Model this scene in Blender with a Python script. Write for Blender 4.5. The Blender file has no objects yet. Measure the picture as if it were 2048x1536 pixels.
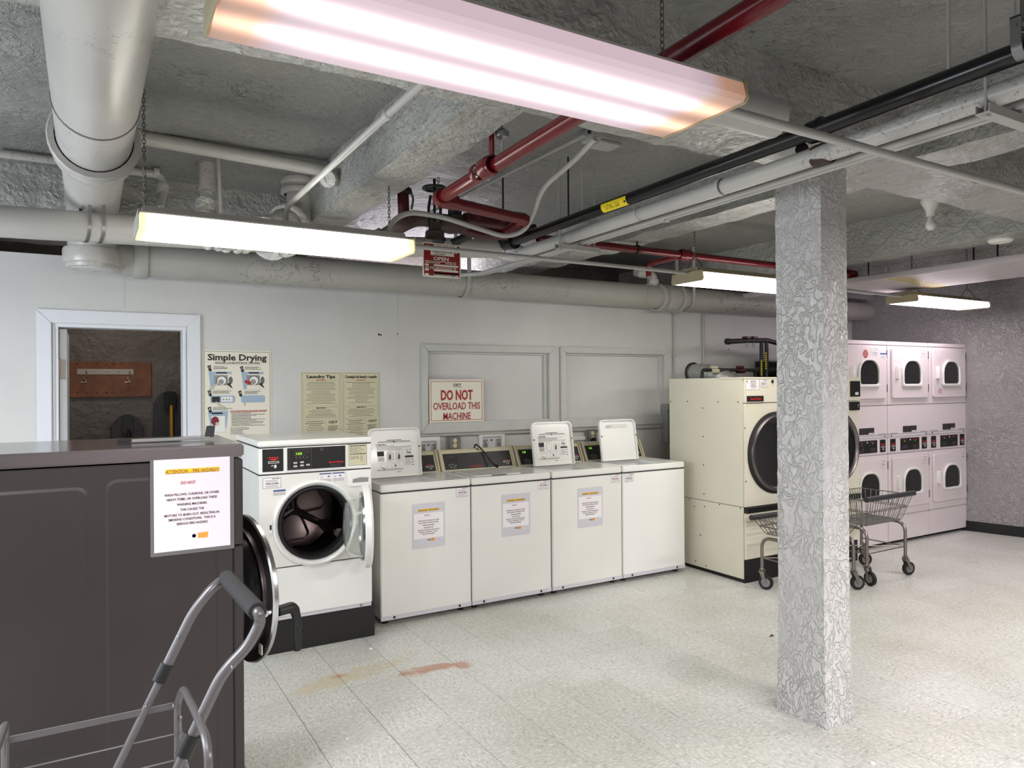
import bpy, bmesh, math, random
from mathutils import Vector, Matrix, noise
random.seed(7)
S = bpy.context.scene
COL = S.collection
PI = math.pi
# ------------------------------------------------------------------ camera
YAW, PIT, ROL, FPX, CAMH = 0.530699613, 0.00256273303, -0.00724269240, 1451.13, 1.555
_f = Vector((math.sin(YAW)*math.cos(PIT), math.cos(YAW)*math.cos(PIT), math.sin(PIT)))
_r = Vector((math.cos(YAW), -math.sin(YAW), 0))
_u = _r.cross(_f)
_r, _u = _r*math.cos(ROL)+_u*math.sin(ROL), -_r*math.sin(ROL)+_u*math.cos(ROL)
CAM = Vector((0, 0, CAMH))
cd = bpy.data.cameras.new('camera'); cam = bpy.data.objects.new('camera', cd); COL.objects.link(cam)
cd.sensor_width = 36; cd.lens = FPX/2048*36; cd.clip_start = 0.05; cd.clip_end = 60
m = Matrix((( _r.x, _u.x, -_f.x, 0), (_r.y, _u.y, -_f.y, 0), (_r.z, _u.z, -_f.z, CAMH), (0, 0, 0, 1)))
cam.matrix_world = m
S.camera = cam

def at(x, y, X=None, Y=None, Z=None):
    """world point seen at a photograph pixel, on a plane of known X, Y or Z"""
    d = _f + _r*((x-1024)/FPX) - _u*((y-768)/FPX)
    if X is not None: return CAM + d*(X/d.x)
    if Y is not None: return CAM + d*(Y/d.y)
    return CAM + d*((Z-CAMH)/d.z)

# ------------------------------------------------------------------ world, light, exposure
w = bpy.data.worlds.new('world'); S.world = w; w.use_nodes = True
w.node_tree.nodes['Background'].inputs[0].default_value = (0.6, 0.65, 0.75, 1)
w.node_tree.nodes['Background'].inputs[1].default_value = 0.1
S.view_settings.view_transform = 'Standard'; S.view_settings.look = 'None'
S.view_settings.gamma = 1; S.view_settings.use_curve_mapping = False
S.view_settings.exposure = 1.38

def area(name, loc, sx, sy, power, col=(1, 1, 1), rot=(0, 0, 0)):
    d = bpy.data.lights.new(name, 'AREA'); d.shape = 'RECTANGLE'; d.size = sx; d.size_y = sy
    d.energy = power; d.color = col
    o = bpy.data.objects.new(name, d); COL.objects.link(o); o.location = loc; o.rotation_euler = rot
    return o
# unseen fill lights added to brighten the room, behind and beside the camera
area('tube_light_behind', (3.4, -0.7, 2.3), 1.2, 0.3, 60, (1, .96, .95))
area('tube_light_left', (-1.2, 1.6, 2.3), 1.2, 0.3, 42, (.9, .95, 1))
area('tube_light_near', (0.8, -1.2, 2.3), 1.2, 0.3, 58, (1, .96, .97))  # added to make up for the near fixture's dimmed diffuser
area('tube_light_right', (5.9, 1.2, 2.25), 1.2, 0.3, 28, (1, .95, .92))
area('window_daylight', (-2.1, 3.6, 1.6), 1.0, 1.2, 22, (.82, .9, 1), (0, -PI/2, 0))  # added bluish fill in place of daylight; the left wall has no window
area('back_room_tube', (2.7, 6.3, 2.45), 1.2, 0.3, 9, (.95, .90, 1), (PI, 0, 0))
area('store_room_lamp', (0.2, 6.0, 2.6), 0.3, 0.3, 2.0, (1, .9, .8))  # added fill so the dark back room reads through the doorway

# ------------------------------------------------------------------ materials
def lin(c):
    return tuple(((v/12.92) if v <= .04045 else ((v+.055)/1.055)**2.4) for v in c)
class NT:
    def __init__(s, name):
        s.m = bpy.data.materials.new(name); s.m.use_nodes = True
        s.t = s.m.node_tree; s.b = s.t.nodes['Principled BSDF']
    def n(s, typ, **k):
        o = s.t.nodes.new(typ)
        for a, v in k.items():
            if a.startswith('i_'):
                key = a[2:]
                o.inputs[int(key) if key.isdigit() else key.replace('_', ' ')].default_value = v
            else: setattr(o, a, v)
        return o
    def l(s, a, b): s.t.links.new(a, b)
    def coord(s, kind='Object', scale=(1, 1, 1)):
        tc = s.n('ShaderNodeTexCoord'); mp = s.n('ShaderNodeMapping'); mp.inputs['Scale'].default_value = scale
        s.l(tc.outputs[kind], mp.inputs[0]); return mp.outputs[0]
    def ramp(s, src, stops):
        r = s.n('ShaderNodeValToRGB'); e = r.color_ramp.elements
        while len(e) < len(stops): e.new(0.5)
        for i, (p, c) in enumerate(stops):
            e[i].position = p; e[i].color = (c if len(c) == 4 else (*c, 1))
        s.l(src, r.inputs[0]); return r.outputs[0]
    def mix(s, fac, a, b, mode='MIX'):
        mx = s.n('ShaderNodeMix', data_type='RGBA', blend_type=mode)
        for v, k in ((fac, 0), (a, 6), (b, 7)):
            if hasattr(v, 'links'): s.l(v, mx.inputs[k])
            else: mx.inputs[k].default_value = v if k == 0 else (*v[:3], 1)
        return mx.outputs[2]
    def math(s, op, a, b=0.0, c=None):
        o = s.n('ShaderNodeMath', operation=op)
        for i, v in enumerate((a, b) if c is None else (a, b, c)):
            if hasattr(v, 'links'): s.l(v, o.inputs[i])
            else: o.inputs[i].default_value = v
        return o.outputs[0]

def plain(name, col, rough=.5, metal=0., emis=None, es=1., spec=None, coat=0, noise_amt=0., nscale=8., bump=0., bscale=60., coords='Object'):
    t = NT(name); b = t.b; c = lin(col)
    b.inputs['Base Color'].default_value = (*c, 1); b.inputs['Roughness'].default_value = rough
    b.inputs['Metallic'].default_value = metal
    if coat: b.inputs['Coat Weight'].default_value = coat; b.inputs['Coat Roughness'].default_value = .1
    if emis: b.inputs['Emission Color'].default_value = (*lin(emis), 1); b.inputs['Emission Strength'].default_value = es
    if noise_amt:
        n = t.n('ShaderNodeTexNoise', i_Scale=nscale, i_Detail=6.0); t.l(t.coord(coords), n.inputs[0])
        r = t.ramp(n.outputs[0], [(.3, (1-noise_amt,)*3), (.7, (1, 1, 1))])
        t.l(t.mix(1.0, c, r, 'MULTIPLY'), b.inputs['Base Color'])
    if bump:
        n = t.n('ShaderNodeTexNoise', i_Scale=bscale, i_Detail=4.0); t.l(t.coord(coords), n.inputs[0])
        bp = t.n('ShaderNodeBump', i_Strength=bump, i_Distance=.01); t.l(n.outputs[0], bp.inputs['Height'])
        t.l(bp.outputs[0], b.inputs['Normal'])
    return t.m

def rough_paint(name, col, rough=.38, strength=.8, dist=.02, scale=22., peel=0., peelcol=(.17, .16, .15), stretch=(1, 1, 1), ridge=0.):
    """thick glossy paint over trowelled plaster: ridges, pits, some peeled dark cracks"""
    t = NT(name); b = t.b; c = lin(col); co = t.coord('Object', stretch)
    b.inputs['Roughness'].default_value = rough
    n1 = t.n('ShaderNodeTexNoise', i_Scale=scale, i_Detail=5.0, i_Distortion=1.2); t.l(co, n1.inputs[0])
    v = t.n('ShaderNodeTexVoronoi', feature='SMOOTH_F1', i_Scale=scale*1.6); t.l(n1.outputs[1], v.inputs[0]) if False else t.l(co, v.inputs[0])
    n2 = t.n('ShaderNodeTexNoise', i_Scale=scale*.18, i_Detail=3.0); t.l(co, n2.inputs[0])
    h = t.math('ADD', t.math('MULTIPLY', n1.outputs[0], 1.0), t.math('MULTIPLY', v.outputs[0], .35))
    if ridge:
        nr = t.n('ShaderNodeTexNoise', i_Scale=scale*1.1, i_Detail=2.0, i_Distortion=1.8); t.l(co, nr.inputs[0])
        rr = t.ramp(t.math('ABSOLUTE', t.math('SUBTRACT', nr.outputs[0], .5)), [(0, (1, 1, 1)), (.055, (.25,)*3), (.12, (0, 0, 0))])
        h = t.math('ADD', h, t.math('MULTIPLY', rr, ridge*.5))
    mask = t.ramp(n2.outputs[0], [(.35, (.35,)*3), (.62, (1, 1, 1))])
    h = t.math('MULTIPLY', h, mask)
    h = t.math('ADD', h, t.math('MULTIPLY', n2.outputs[0], 1.5))
    bp = t.n('ShaderNodeBump', i_Strength=strength, i_Distance=dist); t.l(h, bp.inputs['Height'])
    t.l(bp.outputs[0], b.inputs['Normal'])
    tone = t.ramp(n2.outputs[0], [(.3, (.86,)*3), (.7, (1.0,)*3)])
    colr = t.mix(1.0, c, tone, 'MULTIPLY')
    if peel:
        n3 = t.n('ShaderNodeTexNoise', i_Scale=scale*.55, i_Detail=8.0, i_Distortion=2.5); t.l(co, n3.inputs[0])
        n4 = t.n('ShaderNodeTexNoise', i_Scale=scale*.12, i_Detail=2.0); t.l(co, n4.inputs[0])
        band = t.math('ABSOLUTE', t.math('SUBTRACT', n3.outputs[0], .5))
        ln = t.ramp(band, [(.0, (1, 1, 1)), (.012*peel+.004, (0, 0, 0))])
        area_ = t.ramp(n4.outputs[0], [(.5, (0, 0, 0)), (.62, (1, 1, 1))])
        f = t.math('MULTIPLY', ln, area_)
        colr = t.mix(f, colr, lin(peelcol))
    t.l(colr, b.inputs['Base Color'])
    return t.m

M = {}
M['ceiling'] = rough_paint('ceiling_plaster_paint', (.55, .552, .535), .34, .8, .02, 16, peel=1.0, ridge=.35)
M['beam'] = rough_paint('beam_plaster_paint', (.66, .66, .64), .28, 1.0, .02, 30, peel=.5)
M['column'] = rough_paint('column_paint', (.80, .795, .79), .28, .85, .016, 18, ridge=1.1, stretch=(1, 1, .75))
M['wallrough'] = rough_paint('rough_wall_paint', (.58, .565, .565), .42, .8, .02, 13, ridge=.8)
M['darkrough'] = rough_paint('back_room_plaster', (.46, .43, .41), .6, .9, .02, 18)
M['wall'] = plain('grey_wall_paint', (.80, .80, .79), .42, noise_amt=.10, nscale=2.2, bump=.12, bscale=7)
M['trim'] = plain('trim_paint', (.76, .765, .75), .4, noise_amt=.08, nscale=9)
M['doortrim'] = plain('door_trim_white', (.84, .85, .87), .4)
M['enamel'] = plain('white_enamel', (.90, .895, .875), .28, coat=.3, noise_amt=.05, nscale=3)
M['enamel2'] = plain('white_enamel_cool', (.93, .93, .92), .28, coat=.3, noise_amt=.03, nscale=3)
M['cream'] = plain('cream_enamel', (.87, .85, .78), .38, noise_amt=.05, nscale=3)
M['pinkwhite'] = plain('stack_dryer_enamel', (.87, .83, .84), .33, coat=.2, noise_amt=.03, nscale=3)
M['beige'] = plain('beige_panel', (.80, .77, .66), .4)
M['black'] = plain('black_plastic', (.035, .035, .035), .5)
M['blackpanel'] = plain('black_panel_print', (.03, .03, .032), .5)
M['charcoal'] = plain('charcoal_panel', (.11, .11, .115), .5)
M['rubber'] = plain('black_rubber', (.03, .03, .033), .6)
M['darkgap'] = plain('dark_gap', (.03, .03, .03), .8)
M['chrome'] = plain('chrome', (.72, .72, .72), .22, 1)
M['steel'] = plain('brushed_steel', (.46, .43, .43), .33, 1, noise_amt=.1, nscale=20)
M['drum'] = plain('drum_steel', (.42, .37, .36), .3, 1)
M['greysteel'] = plain('dark_stainless', (.27, .25, .245), .42, .75, noise_amt=.10, nscale=3)
M['greytop'] = plain('dark_stainless_top', (.55, .52, .52), .16, .9)
M['galv'] = plain('galvanised', (.55, .55, .55), .4, .8, noise_amt=.15, nscale=14)
M['wire'] = plain('wire_steel', (.52, .50, .47), .35, .9)
M['cartgrey'] = plain('cart_tube_paint', (.40, .385, .39), .38, .5)
M['foam'] = plain('foam_grip', (.12, .115, .12), .75, bump=.3, bscale=400)
M['redpipe'] = plain('red_pipe_paint', (.38, .04, .085), .25, noise_amt=.15, nscale=8)
M['darkred'] = plain('dark_red_paint', (.26, .03, .06), .4, noise_amt=.3, nscale=20)
M['rust'] = plain('rusty_iron', (.27, .20, .18), .65, noise_amt=.45, nscale=22, bump=.4, bscale=90)
M['blackpipe'] = plain('black_pipe_paint', (.05, .05, .06), .25)
M['iron'] = plain('black_iron', (.08, .08, .085), .5)
M['greenblack'] = plain('green_black_valve', (.05, .09, .07), .4)
M['whitepipe'] = rough_paint('white_pipe_paint', (.72, .71, .69), .32, .2, .006, 12, peel=.3, peelcol=(.30, .24, .2))
M['bigpipe'] = rough_paint('grey_pipe_paint', (.68, .675, .65), .40, .2, .006, 12, peel=.7, peelcol=(.22, .18, .16))
M['conduit'] = plain('painted_conduit', (.68, .675, .66), .35, noise_amt=.08, nscale=10)
M['lump'] = rough_paint('lumpy_white_fitting', (.86, .855, .84), .4, 1.0, .02, 60)
M['ducts'] = plain('foil_duct', (.72, .72, .70), .4, .6, bump=.5, bscale=30)
M['paper'] = plain('paper_white', (.92, .90, .91), .5)
M['pinkpaper'] = plain('paper_pinkish', (.90, .83, .85), .5)
M['laminate'] = plain('laminate_edge', (.40, .39, .39), .25)
M['greyband'] = plain('grey_band', (.80, .79, .82), .45)
M['cardcream'] = plain('poster_cream', (.88, .86, .80), .45)
M['cardtan'] = plain('poster_tan', (.80, .78, .66), .45)
M['ink'] = plain('black_ink', (.06, .06, .07), .5)
M['inkgrey'] = plain('grey_ink', (.38, .37, .35), .5)
M['inkred'] = plain('red_ink', (.62, .10, .10), .5)
M['inkbright'] = plain('bright_red_ink', (.85, .12, .08), .5)
M['inkyellow'] = plain('yellow_highlight', (.93, .76, .14), .5)
M['inkblue'] = plain('blue_ink', (.20, .30, .55), .5)
M['inkskyblue'] = plain('sky_blue_ink', (.60, .68, .76), .5)
M['inkorange'] = plain('orange_ink', (.88, .58, .22), .5)
M['inkwhite'] = plain('white_ink', (.88, .88, .86), .5)
M['inkmaroon'] = plain('maroon_ink', (.45, .09, .14), .5)
M['signred'] = plain('red_sign_enamel', (.56, .08, .09), .4, noise_amt=.3, nscale=18)
M['lcd'] = plain('green_display', (.1, .2, .02), .4, emis=(.55, .9, .15), es=.8)
M['yellowlabel'] = plain('yellow_label', (.93, .83, .12), .45)
M['wood'] = plain('stained_board', (.55, .33, .20), .5, noise_amt=.4, nscale=9)
M['hook'] = plain('hook_metal', (.60, .57, .53), .4, .6)
M['mop'] = plain('mop_strands', (.30, .29, .30), .9, noise_amt=.4, nscale=60, bump=.6, bscale=120)
M['yellowpole'] = plain('yellow_handle', (.80, .55, .10), .45)
M['tanhousing'] = plain('tan_fixture_end', (.66, .62, .50), .45, noise_amt=.12, nscale=14)
M['fixture'] = plain('fixture_enamel', (.72, .71, .69), .4)
M['plinth'] = plain('black_plinth', (.03, .028, .026), .5, noise_amt=.3, nscale=12)
M['basebrd'] = plain('black_baseboard', (.03, .03, .035), .3)
M['tapecap'] = plain('dark_plastic', (.15, .15, .16), .5)
M['outlet'] = plain('outlet_cream', (.82, .78, .62), .4)
M['greybox'] = plain('grey_metal_box', (.55, .55, .54), .42)
M['bulb'] = plain('bulb_white', (.86, .86, .84), .3)
M['clay'] = plain('skin_and_cloth', (.75, .70, .64), .6)
M['chain'] = plain('chain_rust', (.42, .38, .35), .5, .6)
M['rackgrey'] = plain('rack_duct_paint', (.70, .67, .68), .4)
# glass
t = NT('door_glass'); t.b.inputs['Base Color'].default_value = (.93, .95, .92, 1); t.b.inputs['Roughness'].default_value = .06
t.b.inputs['Transmission Weight'].default_value = .92; t.b.inputs['IOR'].default_value = 1.25; M['glass'] = t.m
t = NT('smoked_window'); t.b.inputs['Base Color'].default_value = (.012, .012, .013, 1); t.b.inputs['Roughness'].default_value = .14; M['smoke'] = t.m

# vinyl tile with chips, streaks, slight colour shift per tile, and the orange stain on the floor
def tile_mat():
    t = NT('vinyl_tile'); b = t.b
    geo = t.n('ShaderNodeNewGeometry'); oi = t.n('ShaderNodeObjectInfo')
    add = t.n('ShaderNodeVectorMath', operation='ADD'); tc = t.n('ShaderNodeTexCoord')
    t.l(tc.outputs['Object'], add.inputs[0])
    rv = t.n('ShaderNodeCombineXYZ'); t.l(t.math('MULTIPLY', oi.outputs['Random'], 31.0), rv.inputs[0]); t.l(t.math('MULTIPLY', oi.outputs['Random'], 17.0), rv.inputs[1])
    t.l(rv.outputs[0], add.inputs[1])
    mp = t.n('ShaderNodeMapping'); mp.inputs['Scale'].default_value = (40, 105, 1); t.l(add.outputs[0], mp.inputs[0])
    n = t.n('ShaderNodeTexNoise', i_Scale=1.0, i_Detail=3.0, i_Distortion=.6); t.l(mp.outputs[0], n.inputs[0])
    c = t.ramp(n.outputs[0], [(.30, lin((.66, .66, .645))), (.44, lin((.78, .78, .765))), (.56, lin((.81, .81, .795))), (.70, lin((.90, .90, .89)))])
    tone = t.ramp(oi.outputs['Random'], [(0, (.93, .93, .92)), (1, (1, 1, 1))])
    c = t.mix(1.0, c, tone, 'MULTIPLY')
    # dirt over the whole floor (world position)
    n2 = t.n('ShaderNodeTexNoise', i_Scale=1.3, i_Detail=6.0); t.l(geo.outputs['Position'], n2.inputs[0])
    c = t.mix(1.0, c, t.ramp(n2.outputs[0], [(.32, (.84, .83, .78)), (.62, (1, 1, 1))]), 'MULTIPLY')
    # rust and yellow stain
    sep = t.n('ShaderNodeSeparateXYZ'); t.l(geo.outputs['Position'], sep.inputs[0])
    ns = t.n('ShaderNodeTexNoise', i_Scale=11.0, i_Detail=4.0); t.l(geo.outputs['Position'], ns.inputs[0])
    def blob(x, y, rx, ry, ang, amp=.9):
        ca, sa = math.cos(ang), math.sin(ang)
        dx = t.math('SUBTRACT', sep.outputs[0], x); dy = t.math('SUBTRACT', sep.outputs[1], y)
        a = t.math('DIVIDE', t.math('ADD', t.math('MULTIPLY', dx, ca), t.math('MULTIPLY', dy, sa)), rx)
        d = t.math('DIVIDE', t.math('SUBTRACT', t.math('MULTIPLY', dy, ca), t.math('MULTIPLY', dx, sa)), ry)
        q = t.math('ADD', t.math('MULTIPLY', a, a), t.math('MULTIPLY', d, d))
        q = t.math('ADD', q, t.math('MULTIPLY', t.math('SUBTRACT', ns.outputs[0], .5), 3.2))
        return t.math('MULTIPLY', t.ramp(q, [(.25, (1, 1, 1)), (1.0, (0, 0, 0))]), amp)
    def wp(px, py): p = at(px, py, Z=0); return p.x, p.y
    p1, p2 = at(800, 1345, Z=0), at(935, 1325, Z=0); mid = (p1+p2)/2; dd = p2-p1
    f = blob(mid.x, mid.y, dd.length*.5, .05, math.atan2(dd.y, dd.x), .75)
    x, y = wp(922, 1330); f = t.math('MAXIMUM', f, blob(x, y, .07, .06, -.6, .7))
    x, y = wp(830, 1345); f = t.math('MAXIMUM', f, blob(x, y, .11, .05, 0, .8))
    x, y = wp(680, 1352); f2 = blob(x, y, .06, .03, 0, .6)
    f = t.math('MAXIMUM', f, f2)
    x, y = wp(665, 1362); g = blob(x, y, .28, .09, .35, .45)
    x, y = wp(750, 1338); g = t.math('MAXIMUM', g, blob(x, y, .35, .06, .3, .35))
    c = t.mix(g, c, lin((.74, .66, .45))); c = t.mix(f, c, lin((.67, .44, .30)))
    t.l(c, b.inputs['Base Color'])
    t.l(t.ramp(n2.outputs[0], [(.3, (.42,)*3), (.7, (.27,)*3)]), b.inputs['Roughness'])
    return t.m
M['tile'] = tile_mat()

def lens_mat(name, strength, endcol=(1, .60, .38), midcol=(1, .93, .97), warm=0.0, tubes=True, endw=.10, floor_=.12):
    """fluorescent diffuser: gives off light, brightest over its two tubes, warm and dim past the tube ends"""
    t = NT(name); b = t.b; b.inputs['Base Color'].default_value = (.22, .21, .21, 1); b.inputs['Roughness'].default_value = .4
    tc = t.n('ShaderNodeTexCoord'); sp = t.n('ShaderNodeSeparateXYZ'); t.l(tc.outputs['Generated'], sp.inputs[0])
    ends = t.math('MULTIPLY', t.math('MINIMUM', sp.outputs[0], t.math('SUBTRACT', 1.0, sp.outputs[0])), 1.0)
    lc = t.ramp(ends, [(0, lin(endcol)), (endw*.55, lin(endcol)), (endw, lin(midcol)), (1, lin(midcol))])
    ls = t.ramp(ends, [(0, (floor_,)*3), (endw*.35, (floor_*1.2,)*3), (endw, (.8,)*3), (endw*1.6, (1, 1, 1))])
    y = sp.outputs[1]
    g1 = t.math('POWER', 2.718, t.math('MULTIPLY', t.math('POWER', t.math('DIVIDE', t.math('SUBTRACT', y, .30), .10), 2.0), -1.0))
    g2 = t.math('POWER', 2.718, t.math('MULTIPLY', t.math('POWER', t.math('DIVIDE', t.math('SUBTRACT', y, .70), .10), 2.0), -1.0))
    prof = t.math('ADD', t.math('MULTIPLY', t.math('ADD', g1, g2), 1.3), .32)
    k = t.math('MULTIPLY', ls, prof) if tubes else ls
    wv = t.n('ShaderNodeTexWave', i_Scale=95.0); t.l(tc.outputs['Object'], wv.inputs[0])
    k = t.math('MULTIPLY', k, t.math('ADD', t.math('MULTIPLY', wv.outputs[1], .22), .89))
    t.l(lc, b.inputs['Emission Color']); t.l(t.math('MULTIPLY', k, strength), b.inputs['Emission Strength'])
    return t.m
M['lens1'] = lens_mat('near_diffuser', 0.70, (1, .74, .60), (1, .88, .93), endw=.10, floor_=.55)
M['lens2'] = lens_mat('warm_diffuser', 5.0, (1, .92, .62), (1, .985, .93), tubes=False, endw=.05)
M['lens3'] = lens_mat('white_diffuser', 6.5, (1, .97, .88), (1, .985, .94), tubes=False, endw=.01)
M['lens4'] = lens_mat('pinkish_diffuser', 6.0, (1, .88, .86), (1, .94, .97), tubes=False, endw=.02)

# ------------------------------------------------------------------ mesh helpers
class G:
    def __init__(s): s.v = []; s.f = []; s.m = []
    def add(s, vs, fs, mi=0):
        o = len(s.v); s.v += [tuple(p) for p in vs]
        for f in fs: s.f.append(tuple(i+o for i in f)); s.m.append(mi)
    def box(s, x0, y0, z0, x1, y1, z1, mi=0):
        x0, x1 = min(x0, x1), max(x0, x1); y0, y1 = min(y0, y1), max(y0, y1); z0, z1 = min(z0, z1), max(z0, z1)
        s.add([(x0,y0,z0),(x1,y0,z0),(x1,y1,z0),(x0,y1,z0),(x0,y0,z1),(x1,y0,z1),(x1,y1,z1),(x0,y1,z1)],
              [(0,3,2,1),(4,5,6,7),(0,1,5,4),(1,2,6,5),(2,3,7,6),(3,0,4,7)], mi); return s
    def hexa(s, pts, mi=0):
        s.add(pts, [(0,3,2,1),(4,5,6,7),(0,1,5,4),(1,2,6,5),(2,3,7,6),(3,0,4,7)], mi); return s
    def tube(s, pts, r, n=10, mi=0, caps=True):
        pts = [Vector(p) for p in pts]; rs = r if isinstance(r, (list, tuple)) else [r]*len(pts)
        L = len(pts); o = len(s.v); prev = None
        for i, p in enumerate(pts):
            d = (pts[min(i+1, L-1)]-pts[max(i-1, 0)]).normalized()
            if prev is None:
                a = Vector((0, 0, 1)) if abs(d.z) < .9 else Vector((1, 0, 0)); x = d.cross(a).normalized()
            else:
                x = (prev - d*prev.dot(d)).normalized()
            prev = x; y = d.cross(x)
            for k in range(n):
                a = 2*PI*k/n; s.v.append(tuple(p + (x*math.cos(a)+y*math.sin(a))*rs[i]))
        for i in range(L-1):
            for k in range(n):
                a, b = o+i*n+k, o+i*n+(k+1) % n
                s.f.append((a, b, b+n, a+n)); s.m.append(mi)
        if caps:
            s.f.append(tuple(o+k for k in range(n))[::-1]); s.m.append(mi)
            s.f.append(tuple(o+(L-1)*n+k for k in range(n))); s.m.append(mi)
        return s
    def cyl(s, p0, p1, r0, r1=None, n=16, mi=0): return s.tube([p0, p1], [r0, r0 if r1 is None else r1], n, mi)
    def lathe(s, c, ax, prof, n=40, mi=0, closed=False):
        """profile of (radius, height along ax)"""
        c = Vector(c); ax = Vector(ax).normalized(); a = Vector((0, 0, 1)) if abs(ax.z) < .9 else Vector((1, 0, 0))
        x = ax.cross(a).normalized(); y = ax.cross(x); o = len(s.v); P = len(prof)
        for r, h in prof:
            for k in range(n):
                t_ = 2*PI*k/n; s.v.append(tuple(c+ax*h+(x*math.cos(t_)+y*math.sin(t_))*r))
        for i in range(P-1 if not closed else P):
            j = (i+1) % P
            for k in range(n):
                k2 = (k+1) % n
                s.f.append((o+i*n+k, o+i*n+k2, o+j*n+k2, o+j*n+k)); s.m.append(mi)
        if not closed:
            if prof[0][0] > 1e-5 and False: pass
        return s
    def disc(s, c, ax, r, n=32, mi=0):
        c = Vector(c); ax = Vector(ax).normalized(); a = Vector((0, 0, 1)) if abs(ax.z) < .9 else Vector((1, 0, 0))
        x = ax.cross(a).normalized(); y = ax.cross(x)
        s.add([c+(x*math.cos(2*PI*k/n)+y*math.sin(2*PI*k/n))*r for k in range(n)], [tuple(range(n))], mi); return s
    def prism(s, poly, y0, y1, mi=0):
        """outline in X,Z extruded along Y"""
        n = len(poly)
        s.add([(x, y0, z) for x, z in poly]+[(x, y1, z) for x, z in poly],
              [tuple(range(n)), tuple(range(2*n-1, n-1, -1))]+[(i, i+n, (i+1) % n+n, (i+1) % n) for i in range(n)], mi); return s
    def band(s, outer, inner, y0, y1, mi=0):
        """frame between two outlines of equal length (X,Z), from y0 (front) to y1"""
        n = len(outer)
        vs = [(x, y0, z) for x, z in outer]+[(x, y0, z) for x, z in inner]+[(x, y1, z) for x, z in outer]+[(x, y1, z) for x, z in inner]
        fs = []
        for i in range(n):
            j = (i+1) % n
            fs += [(i, j, n+j, n+i), (i, 2*n+i, 2*n+j, j), (n+i, n+j, 3*n+j, 3*n+i), (2*n+i, 3*n+i, 3*n+j, 2*n+j)]
        s.add(vs, fs, mi); return s
    def xf(s, mat):
        s.v = [tuple(mat @ Vector(p)) for p in s.v]; return s

def rrect(x0, z0, x1, z1, r, k=4, rt=None):
    out = []
    rt = r if rt is None else rt
    for cx, cz, a0, rr in ((x1-r, z0+r, -PI/2, r), (x1-rt, z1-rt, 0, rt), (x0+rt, z1-rt, PI/2, rt), (x0+r, z0+r, PI, r)):
        for i in range(k+1):
            a = a0+PI/2*i/k; out.append((cx+rr*math.cos(a), cz+rr*math.sin(a)))
    return out

def obj(name, g, mat, parent=None, bevel=0, smooth=35, seg=2):
    me = bpy.data.meshes.new(name)
    me.from_pydata(g.v, [], g.f); me.polygons.foreach_set('material_index', g.m)
    mats = mat if isinstance(mat, (list, tuple)) else [mat]
    for m_ in mats: me.materials.append(M[m_] if isinstance(m_, str) else m_)
    bm = bmesh.new(); bm.from_mesh(me)
    bmesh.ops.recalc_face_normals(bm, faces=bm.faces)
    if bevel:
        ed = [e for e in bm.edges if len(e.link_faces) == 2 and e.calc_face_angle(0) > .6]
        bmesh.ops.bevel(bm, geom=ed, offset=bevel, segments=seg, affect='EDGES', clamp_overlap=True)
    bm.to_mesh(me); bm.free()
    if smooth:
        me.polygons.foreach_set('use_smooth', [True]*len(me.polygons)); me.set_sharp_from_angle(angle=math.radians(smooth))
    o = bpy.data.objects.new(name, me); COL.objects.link(o)
    if parent: o.parent = parent
    return o
def thing(name, label, cat, loc=(0, 0, 0), rz=0, group=None):
    o = bpy.data.objects.new(name, None); o.empty_display_size = .1; COL.objects.link(o)
    o.location = loc; o.rotation_euler = (0, 0, rz); o['label'] = label; o['category'] = cat
    if group: o['group'] = group
    return o
def tag(o, label, cat, group=None):
    o['label'] = label; o['category'] = cat
    if group: o['group'] = group
    return o
def struct(name, g, mat, parent=None, **k):
    o = obj(name, g, mat, parent, **k)
    if parent is None: o['kind'] = 'structure'
    return o
def lab(o, s): o['label'] = s; return o
KIDS = {}
def copy_tree(o, parent=None):
    c = o.copy(); COL.objects.link(c); c.parent = parent
    for ch in [x for x in bpy.data.objects if x.parent == o]: copy_tree(ch, c)
    return c
def fil(pts, rad=.05, k=5):
    pts = [Vector(p) for p in pts]; out = [pts[0]]
    for i in range(1, len(pts)-1):
        a, b, c = pts[i-1], pts[i], pts[i+1]
        d1, d2 = (a-b), (c-b); r = min(rad, d1.length*.45, d2.length*.45); d1.normalize(); d2.normalize()
        p, q = b+d1*r, b+d2*r
        for j in range(k+1):
            t_ = j/k; out.append(p*(1-t_)**2 + b*2*t_*(1-t_) + q*t_**2)
    out.append(pts[-1]); return out

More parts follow.
